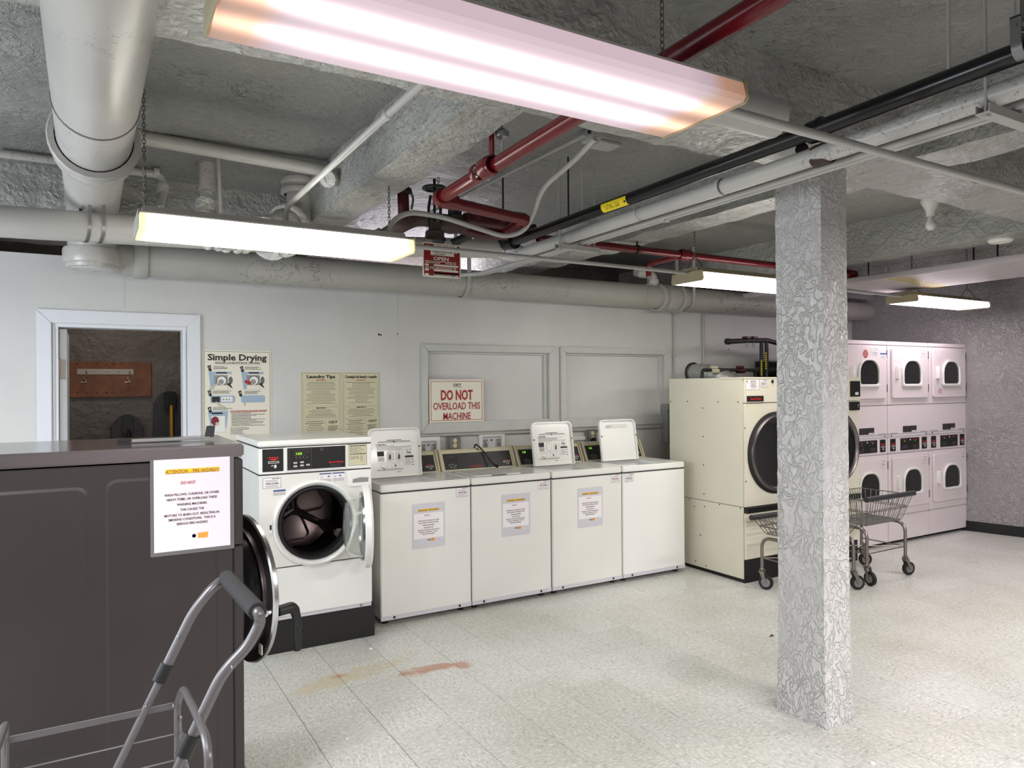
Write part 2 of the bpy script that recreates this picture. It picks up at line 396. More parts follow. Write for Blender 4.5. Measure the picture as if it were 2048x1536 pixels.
# ------------------------------------------------------------------ flat print (lettering, symbols)
_tc = {}
def text_geo(s, bold=0.):
    key = (s, bold)
    if key in _tc: return _tc[key]
    cu = bpy.data.curves.new('t', 'FONT'); cu.body = s; cu.size = 1; cu.resolution_u = 2; cu.offset = bold
    o = bpy.data.objects.new('t', cu); COL.objects.link(o)
    bpy.context.view_layer.update()
    me = bpy.data.meshes.new_from_object(o.evaluated_get(bpy.context.evaluated_depsgraph_get()))
    vs = [(v.co.x, v.co.y) for v in me.vertices]; fs = [tuple(p.vertices) for p in me.polygons]
    bpy.data.objects.remove(o); bpy.data.curves.remove(cu); bpy.data.meshes.remove(me)
    _tc[key] = (vs, fs); return _tc[key]
class Print:
    """flat print; u to the right, v up, lying just proud of its surface"""
    def __init__(s): s.g = G(); s.mats = []; s.lay = 0
    def mi(s, m_):
        if m_ not in s.mats: s.mats.append(m_)
        return s.mats.index(m_)
    def poly(s, pts, m_, lift=None):
        s.lay += 1; y = -(.0006+.00004*(s.lay % 40)) if lift is None else -lift
        s.g.add([(u, y, v) for u, v in pts], [tuple(range(len(pts)))], s.mi(m_)); return s
    def rect(s, u, v, w_, h_, m_, lift=None): return s.poly([(u, v), (u+w_, v), (u+w_, v+h_), (u, v+h_)], m_, lift)
    def frame(s, u, v, w_, h_, t_, m_):
        s.rect(u, v, w_, t_, m_); s.rect(u, v+h_-t_, w_, t_, m_); s.rect(u, v, t_, h_, m_); return s.rect(u+w_-t_, v, t_, h_, m_)
    def circle(s, u, v, r, m_, n=20, sy=1.): return s.poly([(u+r*math.cos(2*PI*i/n), v+r*sy*math.sin(2*PI*i/n)) for i in range(n)], m_)
    def text(s, st, u, v, h_, m_, w_=None, bold=.0, align='c', lift=None):
        vs, fs = text_geo(st, bold)
        if not vs: return s
        x0, x1 = min(p[0] for p in vs), max(p[0] for p in vs); k = h_/.70
        kx = (w_/(x1-x0)) if w_ else k
        off = {'c': -(x0+x1)/2, 'l': -x0, 'r': -x1}[align]
        s.lay += 1; y = -(.0022 if lift is None else lift)
        s.g.add([(u+(x+off)*kx, y, v+z*k) for x, z in vs], fs, s.mi(m_)); return s
    def greek(s, u, v, w_, h_, m_='ink', align='l', full=1.):
        """a line of print too small to read in the photograph"""
        x = 0; lim = w_*full; x0 = u if align == 'l' else u+(w_-lim)/2
        while x < lim-.001:
            l_ = min(h_*random.uniform(1.4, 4.6), lim-x); s.rect(x0+x, v, l_, h_, m_); x += l_+h_*.55
        return s
    def build(s, name, parent, mat=None):
        if mat: s.g.xf(mat)
        return obj(name, s.g, s.mats, parent, smooth=0)
def T(x, y, z, rz=0, rx=0): return Matrix.Translation((x, y, z)) @ Matrix.Rotation(rz, 4, 'Z') @ Matrix.Rotation(rx, 4, 'X')
# ================================================================== SETTING
WY = 5.3            # front face of the partition wall
XR = 8.02           # right wall where it meets the dryers
TL = 0.3048; TX0 = 2.078-TL*14; TY0 = 3.069-TL*10
g = G().box(-2.3, -2.6, -.12, 9.6, 8.0, -.004)
floor = struct('floor', g, 'darkgap')
tg = G().box(-TL/2+.0011, -TL/2+.0011, -.0038, TL/2-.0011, TL/2-.0011, 0)
tile0 = obj('tile', tg, 'tile', floor, bevel=.0008, seg=1, smooth=0)
spots = []
for i in range(40):
    for j in range(32):
        x, y = TX0+TL*(i+.5), TY0+TL*(j+.5)
        if not (-2.2 < x < 9.5 and -2.4 < y < 7.9): continue
        d = Vector((x, y, 0))-CAM; dep = d.dot(_f)
        px = 1024+FPX*d.dot(_r)/dep if dep > .2 else -999; py = 768-FPX*d.dot(_u)/dep if dep > .2 else 9999
        seen = dep > 1.2 and 380 < px < 2130 and py < 1640 and y < 5.0 and not (x < .5 and y < 3.3)
        spots.append((0 if seen else 1, dep, x, y, i, j))
spots.sort()
rest = G()
for k, (s_, dep, x, y, i, j) in enumerate(spots):
    rot = PI/2 if (i+j) % 2 else 0
    if s_ == 0 and k < 290:
        o = tile0 if k == 0 else tile0.copy()
        if k: COL.objects.link(o); o.parent = floor
        o.location = (x, y, random.uniform(-.0003, .0003)); o.rotation_euler = (0, 0, rot)
    else:
        a = TL/2-.0011; rest.box(x-a, y-a, -.0036, x+a, y+a, 0)
o = obj('tile_field', rest, 'tile', floor, smooth=0); o['kind'] = 'stuff'
# crumbs of paint and grit on the floor
gr = G()
for px, py, r in ((694, 1477, .006), (1141, 1188, .006), (1337, 1240, .007), (1286, 1256, .006), (1467, 1257, .007), (1330, 1150, .007), (776, 1481, .004), (734, 1429, .005), (1354, 1490, .005), (1745, 1536-10, .012), (1880, 1302, .007), (1890, 1421, .005), (2030, 1469, .006), (1992, 1238, .005), (1530, 1194, .008), (1480, 1344, .004), (742, 1297, .012), (820, 1257, .005)):
    p = at(px, py, Z=.002); gr.lathe((p.x, p.y, 0), (0, 0, 1), [(r*.2, 0), (r, 0), (r*.7, r*.5), (.0001, r*.6)], 7)
o = obj('grit', gr, 'inkwhite'); o['kind'] = 'stuff'; o['label'] = 'small pale crumbs scattered over the tiled floor'; o['category'] = 'grit'
lf = G(); p = at(1543, 1272, Z=.003)
lf.tube([(p.x-.02, p.y-.005, .004), (p.x, p.y, .008), (p.x+.02, p.y-.003, .004)], [.002, .006, .002], 6)
tag(obj('leaf_scrap', lf, 'rust'), 'curled brown scrap on the floor left of the column', 'debris')

# ceiling slab and its beams
cg = G().box(-2.3, -2.6, 2.86, 9.6, 8.0, 3.0)
ceiling = struct('ceiling', cg, 'ceiling')
def wavy_bar(x0, y0, z0, x1, y1, z1, amp=.006, st=.06, sc=5.):
    """beam: a box whose arrises wander like hand-trowelled plaster"""
    g = G(); nx = max(1, int((x1-x0)/st)); ny = max(1, int((y1-y0)/st)); nz = max(1, int((z1-z0)/st))
    bm = bmesh.new()
    def grid(a, b, fn):
        vs = [[bm.verts.new(fn(i/a, j/b)) for j in range(b+1)] for i in range(a+1)]
        for i in range(a):
            for j in range(b): bm.faces.new((vs[i][j], vs[i+1][j], vs[i+1][j+1], vs[i][j+1]))
    L = lambda a, b, t_: a+(b-a)*t_
    grid(nx, ny, lambda u, v: (L(x0, x1, u), L(y0, y1, v), z0))
    grid(nx, nz, lambda u, v: (L(x0, x1, u), y0, L(z0, z1, v))); grid(nx, nz, lambda u, v: (L(x0, x1, u), y1, L(z0, z1, v)))
    grid(ny, nz, lambda u, v: (x0, L(y0, y1, u), L(z0, z1, v))); grid(ny, nz, lambda u, v: (x1, L(y0, y1, u), L(z0, z1, v)))
    bmesh.ops.remove_doubles(bm, verts=bm.verts, dist=.0005)
    for v in bm.verts:
        p = v.co; q = Vector((noise.noise(p*sc), noise.noise(p*sc+Vector((9, 3, 1))), noise.noise(p*sc+Vector((4, 7, 8)))))
        q += .5*Vector((noise.noise(p*sc*3.3), noise.noise(p*sc*3.3+Vector((9, 3, 1))), noise.noise(p*sc*3.3+Vector((4, 7, 8)))))
        v.co = p+q*amp*2.4
    bm.verts.ensure_lookup_table()
    g.v = [tuple(v.co) for v in bm.verts]
    for i, v in enumerate(bm.verts): v.index = i
    g.f = [tuple(v.index for v in f.verts) for f in bm.faces]; g.m = [0]*len(g.f); bm.free(); return g
for b in ((1.19, 2.27, 2.56, 1.40, 4.9, 2.88), (-2.3, 1.95, 2.56, 8.6, 2.29, 2.88), (3.2, -2.5, 2.56, 3.46, 7.9, 2.88),
          (5.40, -2.5, 2.56, 5.64, 7.9, 2.88), (-2.3, 4.80, 2.50, 1.25, 5.6, 2.88), (7.6, -2.5, 2.58, 7.85, 7.9, 2.88)):
    struct('beam', wavy_bar(*b), 'beam', ceiling, smooth=50)
def bay(x0, x1, y0, y1):
    g = G(); nx, ny = int((x1-x0)/.05), int((y1-y0)/.05)
    for j in range(ny+1):
        for i in range(nx+1):
            x, y = x0+(x1-x0)*i/nx, y0+(y1-y0)*j/ny
            s = lambda c, w_: 1/(1+math.exp(-(y-c-.05*noise.noise(Vector((x*1.5, c, 0))))/w_))
            z = 2.845-.035*s(3.30, .03)+.03*s(3.42, .07)-.04*s(4.60, .04)+.012*noise.noise(Vector((x*2.2, y*2.2, 0)))+.004*noise.noise(Vector((x*9, y*9, 0)))
            g.v.append((x, y, z))
    for j in range(ny):
        for i in range(nx): a = j*(nx+1)+i; g.f.append((a, a+1, a+nx+2, a+nx+1)); g.m.append(0)
    return g
struct('plaster_bay', bay(-2.3, 1.22, 2.27, 4.85), 'ceiling', ceiling, smooth=60)

# walls
def wall_holes(x0, x1, z0, z1, y0, y1, holes):
    xs = sorted({x0, x1, *[h[0] for h in holes], *[h[1] for h in holes]}); zs = sorted({z0, z1, *[h[2] for h in holes], *[h[3] for h in holes]})
    g = G()
    for a, b in zip(xs, xs[1:]):
        for c, d in zip(zs, zs[1:]):
            mx, mz = (a+b)/2, (c+d)/2
            if any(h[0] < mx < h[1] and h[2] < mz < h[3] for h in holes): continue
            g.box(a, y0, c, b, y1, d)
    return g
DX0, DX1, DZ = -.178, .580, 1.962
W1 = (2.335, 3.475, 1.268, 1.836); W2 = (3.655, 4.80, 1.268, 1.842)
struct('wall_back', wall_holes(-2.3, 9.6, 0, 2.385, WY, WY+.13, [(DX0, DX1, -1, DZ), W1, W2]), 'wall', smooth=0)
for i, (W, o4) in enumerate(((W1, (2.276, 3.555, 1.180, 1.892)), (W2, (3.598, 4.886, 1.180, 1.898)))):
    wn = struct('window_%d' % (i+1), G().box(W[0]-.01, WY+.035, W[2]-.01, W[1]+.01, WY+.06, W[3]+.01), 'wall')
    ins = [(W[0], W[2]), (W[1], W[2]), (W[1], W[3]), (W[0], W[3])]
    out = [(o4[0], o4[2]), (o4[1], o4[2]), (o4[1], o4[3]), (o4[0], o4[3])]
    for k in range(4):
        a, b, c, d = out[k], out[(k+1) % 4], ins[(k+1) % 4], ins[k]
        e = .0012
        g = G().prism([a, b, c, d], WY-.020, WY)
        struct('window_trim', g, 'trim', wn, bevel=.005)
    g = G()
    t_ = .016
    g.box(W[0], WY+.012, W[2], W[0]+t_, WY+.036, W[3]).box(W[1]-t_*2, WY+.012, W[2], W[1], WY+.036, W[3]).box(W[0]+t_, WY+.012, W[3]-t_, W[1]-t_*2, WY+.036, W[3])
    struct('window_stop', g, 'trim', wn, bevel=.003)
# door opening
dr = struct('door_1', G().box(DX0, WY+.002, 0, DX0+.03, WY+.13, DZ).box(DX1-.022, WY+.002, 0, DX1, WY+.13, DZ).box(DX0+.03, WY+.002, DZ-.02, DX1-.022, WY+.13, DZ), 'doortrim')
a, b, c = -.262, .668, 2.048
i0, i1, i2 = DX0-.004, DX1+.004, DZ+.003
for pl in ([(a, 0), (i0, 0), (i0, i2), (a, c)], [(a, c), (i0, i2), (i1, i2), (b, c)], [(i1, 0), (b, 0), (b, c), (i1, i2)]):
    struct('door_trim', G().prism(pl, WY-.018, WY), 'doortrim', dr, bevel=.004)
for xx in (DX0+.001, DX1-.012): struct('door_stop', G().box(xx, WY-.006, 0, xx+.011, WY+.03, DZ-.02), 'doortrim', dr, bevel=.003)
# the door leaf stands open into the back room; only its edge shows
g = G().box(DX0+.034, WY+.06, .01, DX0+.074, WY+.80, DZ-.03)
dl = struct('door_leaf', g, 'doortrim', dr, bevel=.002)
g = G().box(DX0+.026, WY+.050, 1.62, DX0+.066, WY+.062, 1.74).cyl((DX0+.024, WY+.05, 1.61), (DX0+.024, WY+.05, 1.75), .007)
struct('hinge', g, 'hook', dl)
# back room
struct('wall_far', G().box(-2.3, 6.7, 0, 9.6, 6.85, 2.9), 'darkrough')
struct('wall_partition', G().box(1.32, WY+.13, 0, 1.42, 6.7, 2.87), 'darkrough')  # unseen wall added to keep light out of the doorway room
struct('wall_left', G().box(-2.45, -2.6, 0, -2.3, 8, 3), 'wall')
struct('wall_front', G().box(-2.3, -2.75, 0, 9.6, -2.6, 3), 'wallrough')
# right wall, slightly out of square
p0 = at(1939, 1062, Z=0); p1 = at(2047.6, 1075, Z=0); dv = (p1-p0).normalized()
dv = (dv+Vector((0.0, -.12, 0))).normalized()
nv = Vector((-dv.y, dv.x, 0)); nv = nv if nv.x > 0 else -nv
A = p0-dv*1.25; B = p0+dv*6.6
def slab(A, B, t0, t1, z0, z1):
    q = [A+nv*t0, B+nv*t0, B+nv*t1, A+nv*t1]
    return G().hexa([(v.x, v.y, z0) for v in q]+[(v.x, v.y, z1) for v in q])
struct('wall_right', slab(A, B, 0.012, .15, 0, 3.0), 'wallrough')
struct('baseboard_right', slab(A, B, 0, .012, 0, .105), 'basebrd', bevel=.003)

# column
def column():
    bm = bmesh.new(); st = .016
    X0, X1, Y0, Y1 = 2.868, 3.052, 2.118, 2.368; nz = int(2.86/st)
    per = []
    nx, ny = int((X1-X0)/st), int((Y1-Y0)/st)
    for i in range(nx): per.append((X0+(X1-X0)*i/nx, Y0, 0, -1))
    for i in range(ny): per.append((X1, Y0+(Y1-Y0)*i/ny, 1, 0))
    for i in range(nx): per.append((X1-(X1-X0)*i/nx, Y1, 0, 1))
    for i in range(ny): per.append((X0, Y1-(Y1-Y0)*i/ny, -1, 0))
    cx, cy = (X0+X1)/2, (Y0+Y1)/2; rows = []
    for k in range(nz+1):
        z = 2.86*k/nz; fl = .010*math.exp(-z/.10)+.004*max(0, .8-z)/.8; row = []
        for x, y, a, b in per:
            p = Vector((x, y, z)); amp = .0035 if z > .30 else .0012
            d = noise.noise(p*14)*amp + noise.noise(Vector((x*45, y*45, z*30)))*amp*.8 + noise.noise(p*3)*.003
            dx, dy = (x-cx), (y-cy); l = math.hypot(dx, dy)
            row.append(bm.verts.new((x+dx/l*(fl*1.3)+a*d, y+dy/l*(fl*1.3)+b*d, z)))
        rows.append(row)
    n = len(per)
    for k in range(nz):
        for i in range(n):
            j = (i+1) % n; bm.faces.new((rows[k][i], rows[k][j], rows[k+1][j], rows[k+1][i]))
    for i, v in enumerate(bm.verts): v.index = i
    g = G(); bm.verts.ensure_lookup_table(); g.v = [tuple(v.co) for v in bm.verts]; g.f = [tuple(v.index for v in f.verts) for f in bm.faces]; g.m = [0]*len(g.f); bm.free(); return g
o = struct('column', column(), 'column', smooth=40)
o['label'] = 'square grey column thickly coated in lumpy paint'; 
g = G()
for k in range(46):
    a = random.random(); e = random.randint(0, 1)
    x, y = (2.852, 2.10+.28*a) if e else (2.86+.21*a, 2.098)
    r = random.uniform(.002, .006); g.lathe((x-.004*e, y-(.004 if not e else 0), 0), (0, 0, 1), [(r, 0), (r*.8, r*.8), (.0001, r)], 6)
o = obj('caulk_crumbs', g, 'trim'); o['kind'] = 'stuff'; o['label'] = 'crumbling caulk around the foot of the column'; o['category'] = 'caulk'

wb = bpy.data.objects['wall_back']
for px, py, w_, h_ in ((795, 640, .004, .50), (248, 575, .003, .14), (1346, 600, .0, .0)):
    if w_: p = at(px, py, Y=WY-.001); struct('panel_seam', G().box(p.x, WY-.0012, max(p.z-h_, 1.0), p.x+w_, WY, p.z+.2 if px > 500 else p.z+.05), 'trim', wb)
for px, py, r in ((758, 669, .009), (762, 670, .007), (795, 668, .006), (1457, 699, .008)):
    p = at(px, py, Y=WY); struct('nail_hole', G().lathe((p.x, WY, p.z), (0, -1, 0), [(r, 0), (r*.6, .002), (.0001, .003)], 7), 'ink', wb)
# ================================================================== LIGHT FIXTURES
def chain(parent, p0, p1, link=.034, name='chain', m_='chain'):
    g = G(); p0, p1 = Vector(p0), Vector(p1); d = p1-p0; n = max(2, int(d.length/(link*.72))); dn = d.normalized()
    a = Vector((1, 0, 0)) if abs(dn.x) < .8 else Vector((0, 1, 0)); s1 = dn.cross(a).normalized(); s2 = dn.cross(s1)
    for i in range(n):
        c = p0+d*((i+.5)/n); sd = s1 if i % 2 else s2; pts = []
        for k in range(9):
            t_ = 2*PI*k/8; pts.append(c+dn*math.cos(t_)*link*.5+sd*math.sin(t_)*link*.26)
        g.tube(pts, link*.07, 4, caps=False)
    return obj(name, g, m_, parent)
def fixture(label, x0, x1, y0, y1, z, h, lens, endm, hook_x, top, hw=.5, capm='fixture', ends=True, vee=False):
    t = thing('light_fixture', label, 'light fixture', (x0, y0, z))
    L, Wd = x1-x0, y1-y0
    # wraparound diffuser: flat bottom, sides leaning in towards the top
    sec = [(.0, h), (.004, h*.25), (.014, 0), (Wd-.014, 0), (Wd-.004, h*.25), (Wd, h)]
    sec = [(.010, h), (.0, .012), (.010, 0), (Wd-.010, 0), (Wd, .012), (Wd-.010, h)]
    g = G(); n = len(sec); xs = [0.004, L-.004]
    g.add([(xs[0], y, zz) for y, zz in sec]+[(xs[1], y, zz) for y, zz in sec], [(i, (i+1) % n, (i+1) % n+n, i+n) for i in range(n-1)]+[tuple(range(n)), tuple(range(2*n-1, n-1, -1))])
    obj('diffuser', g, lens, t, smooth=20)
    hy0, hy1 = Wd*.5-Wd*hw*.5, Wd*.5+Wd*hw*.5
    g = G().hexa([(.01, hy0-.02, h+.001), (L-.01, hy0-.02, h+.001), (L-.01, hy1+.02, h+.001), (.01, hy1+.02, h+.001), (.02, hy0, h+.045), (L-.02, hy0, h+.045), (L-.02, hy1, h+.045), (.02, hy1, h+.045)])
    obj('housing', g, capm, t, bevel=.003)
    g = G().box(.004, .010, h, L-.004, Wd-.010, h+.006); obj('reflector', g, capm, t)
    for s in ((0, L) if ends else ()):
        g = G(); a = -.003 if s == 0 else 0
        pl = [(s+a, y*1.0, zz) for y, zz in [(.006, h+.012), (-.004, .010), (.008, -.004), (Wd-.008, -.004), (Wd+.004, .010), (Wd-.006, h+.012)]]
        q = [(x+.003, y, zz) for x, y, zz in pl]; k = len(pl)
        g.add(pl+q, [tuple(range(k)), tuple(range(2*k-1, k-1, -1))]+[(i, (i+1) % k, (i+1) % k+k, i+k) for i in range(k)])
        obj('end_cap', g, endm, t, smooth=0)
    for hx in hook_x:
        if vee:
            chain(t, (hx, hy0, h+.045), (hx, Wd*.5, h+.045+vee), .026); chain(t, (hx, hy1, h+.045), (hx, Wd*.5, h+.045+vee), .026)
            chain(t, (hx, Wd*.5, h+.045+vee), (hx, Wd*.5, top-z), .030)
        else: chain(t, (hx, Wd*.5, h+.045), (hx, Wd*.5, top-z), .024)
    return t
F1 = fixture('large glowing fluorescent fixture with pinkish ribbed diffuser, nearest overhead', .215, 1.455, 1.285, 1.605, 2.275, .05, 'lens1', 'tanhousing', (.04, 1.10), 2.85)
F2 = fixture('fluorescent fixture with yellowed diffuser ends above the front loading washer', .185, 1.375, 3.26, 3.58, 2.205, .06, 'lens2', 'conduit', (.03, 1.12), 2.85)
F3 = fixture('tan ended fluorescent fixture partly hidden behind the column', 3.53, 4.76, 3.50, 3.80, 2.25, .055, 'lens3', 'tanhousing', (.07, 1.1), 2.86, vee=.09, capm='tanhousing')
F4 = fixture('small far fluorescent fixture hanging before the stacked dryers', 6.33, 7.53, 3.70, 4.00, 2.28, .05, 'lens4', 'tanhousing', (.16, 1.08), 2.86, vee=.10, capm='tanhousing')
# ================================================================== PIPES OVERHEAD
def hubs(parent, items, m_, name='coupling'):
    """ring collars: (centre, axis, radius, length)"""
    for c, ax, r, l in items:
        c = Vector(c); ax = Vector(ax).normalized()
        g = G().lathe(c-ax*l/2, ax, [(r*.84, 0), (r*.97, l*.06), (r, l*.2), (r, l*.8), (r*.97, l*.94), (r*.84, l)], 28)
        obj(name, g, m_, parent)
def strap(parent, c, ax, r, w_, top, m_='conduit', name='strap', th=.003):
    """flat band hanger round a pipe, its two ends going up to a height"""
    c = Vector(c); ax = Vector(ax).normalized(); side = ax.cross(Vector((0, 0, 1))).normalized(); g = G(); pts = []
    n = 18
    path = [c+side*(r+th)+Vector((0, 0, top-c.z))*1.0] if top else []
    for i in range(n+1):
        a = PI*i/n; path.append(c+side*math.cos(a)*(r+th)-Vector((0, 0, 1))*math.sin(a)*(r+th))
    if top: path.append(c-side*(r+th)+Vector((0, 0, top-c.z)))
    vs = []
    for p in path: vs += [p-ax*w_/2, p+ax*w_/2]
    out = []
    for i, p in enumerate(path):
        q = p-c; q.z = min(q.z, 0); q = q.normalized()*th if q.length > 0 else Vector((0, 0, 0)); out += [p-ax*w_/2+q, p+ax*w_/2+q]
    k = len(path); fs = []
    for i in range(k-1): fs += [(2*i, 2*i+1, 2*i+3, 2*i+2), (2*k+2*i, 2*k+2*i+2, 2*k+2*i+3, 2*k+2*i+1), (2*i, 2*i+2, 2*k+2*i+2, 2*k+2*i), (2*i+1, 2*k+2*i+1, 2*k+2*i+3, 2*i+3)]
    g.add(vs+out, fs); return obj(name, g, m_, parent)
def rod(parent, x, y, z0, z1, r=.005, m_='conduit', name='hanger_rod'):
    return obj(name, G().cyl((x, y, z0), (x, y, z1), r, n=8), m_, parent)
def ptube(parent, name, pts, r, m_, rad=.06, n=16, k=6):
    return obj(name, G().tube(fil(pts, rad, k), r, n), m_, parent, smooth=50)
ZC = 2.86
# --- big drain pipe along the top of the wall
t = thing('drain_pipe', 'long fat grey drain pipe running along the top of the partition wall', 'pipe', (0, 0, 0))
ya, za, ra = 5.16, 2.372, .108
ptube(t, 'pipe_run', [(.20, ya, za), (7.93, ya, za+.006)], ra, 'bigpipe', n=36)
hubs(t, [((.30, ya, za), (1, 0, 0), ra*1.13, .09), ((4.62, ya, za), (1, 0, 0), ra*1.22, .05), ((4.75, ya, za), (1, 0, 0), ra*1.16, .17), ((4.86, ya, za), (1, 0, 0), ra*1.22, .05)], 'bigpipe', 'hub')
for px in (937, 1386): p = at(px, 590, Y=5.06); strap(t, (p.x, ya, za), (1, 0, 0), ra+.002, .035, ZC)
p = at(1286, 575, Y=ya); ptube(t, 'cleanout', [(4.55, ya-.01, za+.09), (4.55, ya-.01, za+.20), (4.35, ya-.01, za+.22)], .042, 'whitepipe')
hubs(t, [((4.42, ya-.01, za+.22), (1, 0, 0), .055, .06), ((4.55, ya-.01, za+.14), (0, 0, 1), .055, .05)], 'whitepipe', 'hub')
# --- large pipe running from above the camera to the wall, elbow down
t = thing('large_pipe', 'largest white pipe overhead at the left, running towards the wall and turning down', 'pipe')
xb, zb, rb = .036, 2.60, .140
obj('pipe_run', G().tube([(xb, -1.2, zb), (xb, 3.62, zb)], rb, 40), 'whitepipe', t)
obj('pipe_end', G().tube(fil([(xb, 3.60, zb), (xb, 5.02, zb-.03), (xb, 5.06, zb-.30)], .16, 8), rb*.93, 36), 'whitepipe', t)
obj('seam_ring', G().lathe((xb, 3.02, zb), (0, 1, 0), [(rb*.99, 0), (rb*1.025, .004), (rb*1.025, .012), (rb*.99, .016)], 40), 'cartgrey', t)
hubs(t, [((xb, 3.50, zb), (0, 1, 0), rb*1.24, .06), ((xb, 3.60, zb), (0, 1, 0), rb*1.17, .16), ((xb, 5.06, za-.02), (0, 0, 1), rb*1.12, .10), ((xb, 5.06, za-.065), (0, 0, 1), rb*1.0, .06)], 'whitepipe', 'hub')
obj('end_plug', G().lathe((xb, 5.06, za-.10), (0, 0, 1), [(.0001, 0), (rb*.8, 0), (rb*.95, .02), (rb*.95, .05)], 28), 'lump', t)
obj('outlet_stub', G().tube(fil([(xb, 5.06, za), (.21, ya, za)], .01), rb*.72, 24), 'bigpipe', t)
# --- second white pipe, across the room in front of the wall
t = thing('cross_pipe', 'white pipe crossing behind the yellowed fixture, level with its top', 'pipe')
yc = 4.20; P0 = (-2.0, yc, 2.31); P1 = (1.49, yc, 2.405); P2_ = (1.60, yc, 2.415); P3_ = (2.42, yc, 2.47)
ptube(t, 'pipe_run', [P0, P1], .076, 'whitepipe', n=28); ptube(t, 'far_run', [P1, P3_], .062, 'whitepipe', n=24)
hubs(t, [((1.47, yc, 2.403), (1, 0, .03), .083, .05)], 'whitepipe', 'hub')
g = G()
for k in range(30):
    x = random.choice((random.uniform(.55, .68), random.uniform(.93, 1.05), random.uniform(.72, .78))); r = random.uniform(.012, .026)
    a = random.uniform(-2.4, -.4); c = (x, yc+.07*math.cos(a), 2.38+.074*math.sin(a)); g.lathe(c, (0, math.cos(a), math.sin(a)), [(r, -.01), (r*.9, r*.4), (.0001, r*.7)], 8)
obj('plaster_lump', g, 'lump', t)['kind'] = 'stuff'
for dx in (0, .05): strap(t, (.0+dx*1.2, yc, 2.367), (1, .25, 0), .078, .016, 2.62, 'galv', 'perforated_strap', .0015)
# --- short fat pipe crossing above the near fixture
t = thing('pipe_stub', 'short fat grey pipe ending above the thin conduit, right of the near fixture', 'pipe')
q = at(1556, 240, Z=2.44)
ptube(t, 'pipe_run', [(q.x-.75, q.y, 2.44), (q.x-.02, q.y, 2.44)], .064, 'conduit', n=26)
obj('pipe_cap', G().lathe((q.x-.03, q.y, 2.44), (1, 0, 0), [(.064, 0), (.061, .014), (.048, .028), (.0001, .034)], 26), 'conduit', t)
# --- red sprinkler pipes
t = thing('sprinkler_pipe', 'glossy red sprinkler pipe running overhead from the near fixture to the valve gear', 'pipe')
zr = 2.45; e1 = at(880, 400, Z=zr); e2 = at(1052, 440, Z=zr)
xr = 1.42
ptube(t, 'pipe_run', [(1.34, .3, zr), (xr+.04, e1.y, zr)], .030, 'redpipe', n=20)
ptube(t, 'cross_run', [(xr+.04, e1.y, zr), (e2.x, e2.y, zr)], .029, 'redpipe', n=20)
obj('elbow', G().tube(fil([(xr+.03, e1.y-.08, zr), (xr+.04, e1.y, zr), (xr+.14, e1.y+.01, zr)], .05), .037, 18), 'redpipe', t)
obj('elbow', G().tube(fil([(e2.x-.07, e2.y, zr), (e2.x, e2.y, zr), (e2.x-.01, e2.y+.12, zr-.03)], .04), .037, 18), 'redpipe', t)
c1 = at(975, 325, X=xr); hubs(t, [((xr, c1.y, zr), (0, 1, 0), .042, .07), ((xr, c1.y+.09, zr), (0, 1, 0), .036, .03)], 'redpipe')
rg = lab(obj('hanger_ring', G().lathe((xr, c1.y-.05, zr), (0, 1, 0), [(.032, 0), (.038, 0), (.038, .03), (.032, .03)], 24, closed=True).box(xr-.004, c1.y-.05, zr+.035, xr+.004, c1.y-.02, zr+.16), 'redpipe', t), 'red ring with upright lever')
rod(t, xr+.035, c1.y-.06, zr+.05, ZC, .005); obj('rod_clip', G().lathe((xr+.035, c1.y-.06, zr+.10), (0, 0, 1), [(.005, 0), (.025, .01), (.03, .03), (.012, .045)], 16), 'galv', t)
t = thing('branch_sprinkler_pipe', 'thin dark red pipe crossing behind the column to the far right', 'pipe')
zr3 = 2.50; a = at(1178, 470, Z=zr3); b = at(1800, 543, Z=zr3)
yq = 3.92
ptube(t, 'pipe_run', [(2.5, yq, zr3), (5.62, yq, zr3)], .026, 'redpipe', n=16)
tj = at(1370, 492, Y=yq); hubs(t, [((tj.x, yq, zr3), (1, 0, 0), .040, .11), ((tj.x-.02, yq, zr3), (1, 0, 0), .043, .03)], 'redpipe', 'tee')
hd = at(1312, 508, Z=zr3-.0)
ptube(t, 'branch', [(tj.x, yq, zr3), (tj.x+.02, yq+.42, zr3), (tj.x+.02, yq+.42, zr3-.10)], .022, 'redpipe', .04)
obj('sprinkler_head', G().lathe((tj.x+.02, yq+.42, zr3-.16), (0, 0, 1), [(.0001, 0), (.022, 0), (.022, .003), (.005, .004), (.005, .03), (.012, .035), (.012, .06)], 14), 'chrome', t)
hx = at(1272, 480, Y=yq); g = G().lathe((hx.x, yq, zr3), (1, 0, 0), [(.030, 0), (.034, 0), (.034, .02), (.030, .02)], 18, closed=True); obj('hanger_ring', g, 'iron', t); rod(t, hx.x+.01, yq, zr3+.03, ZC, .006, 'iron')
xx = at(1700, 530, Y=yq); hubs(t, [((xx.x, yq, zr3), (1, 0, 0), .036, .14)], 'redpipe')
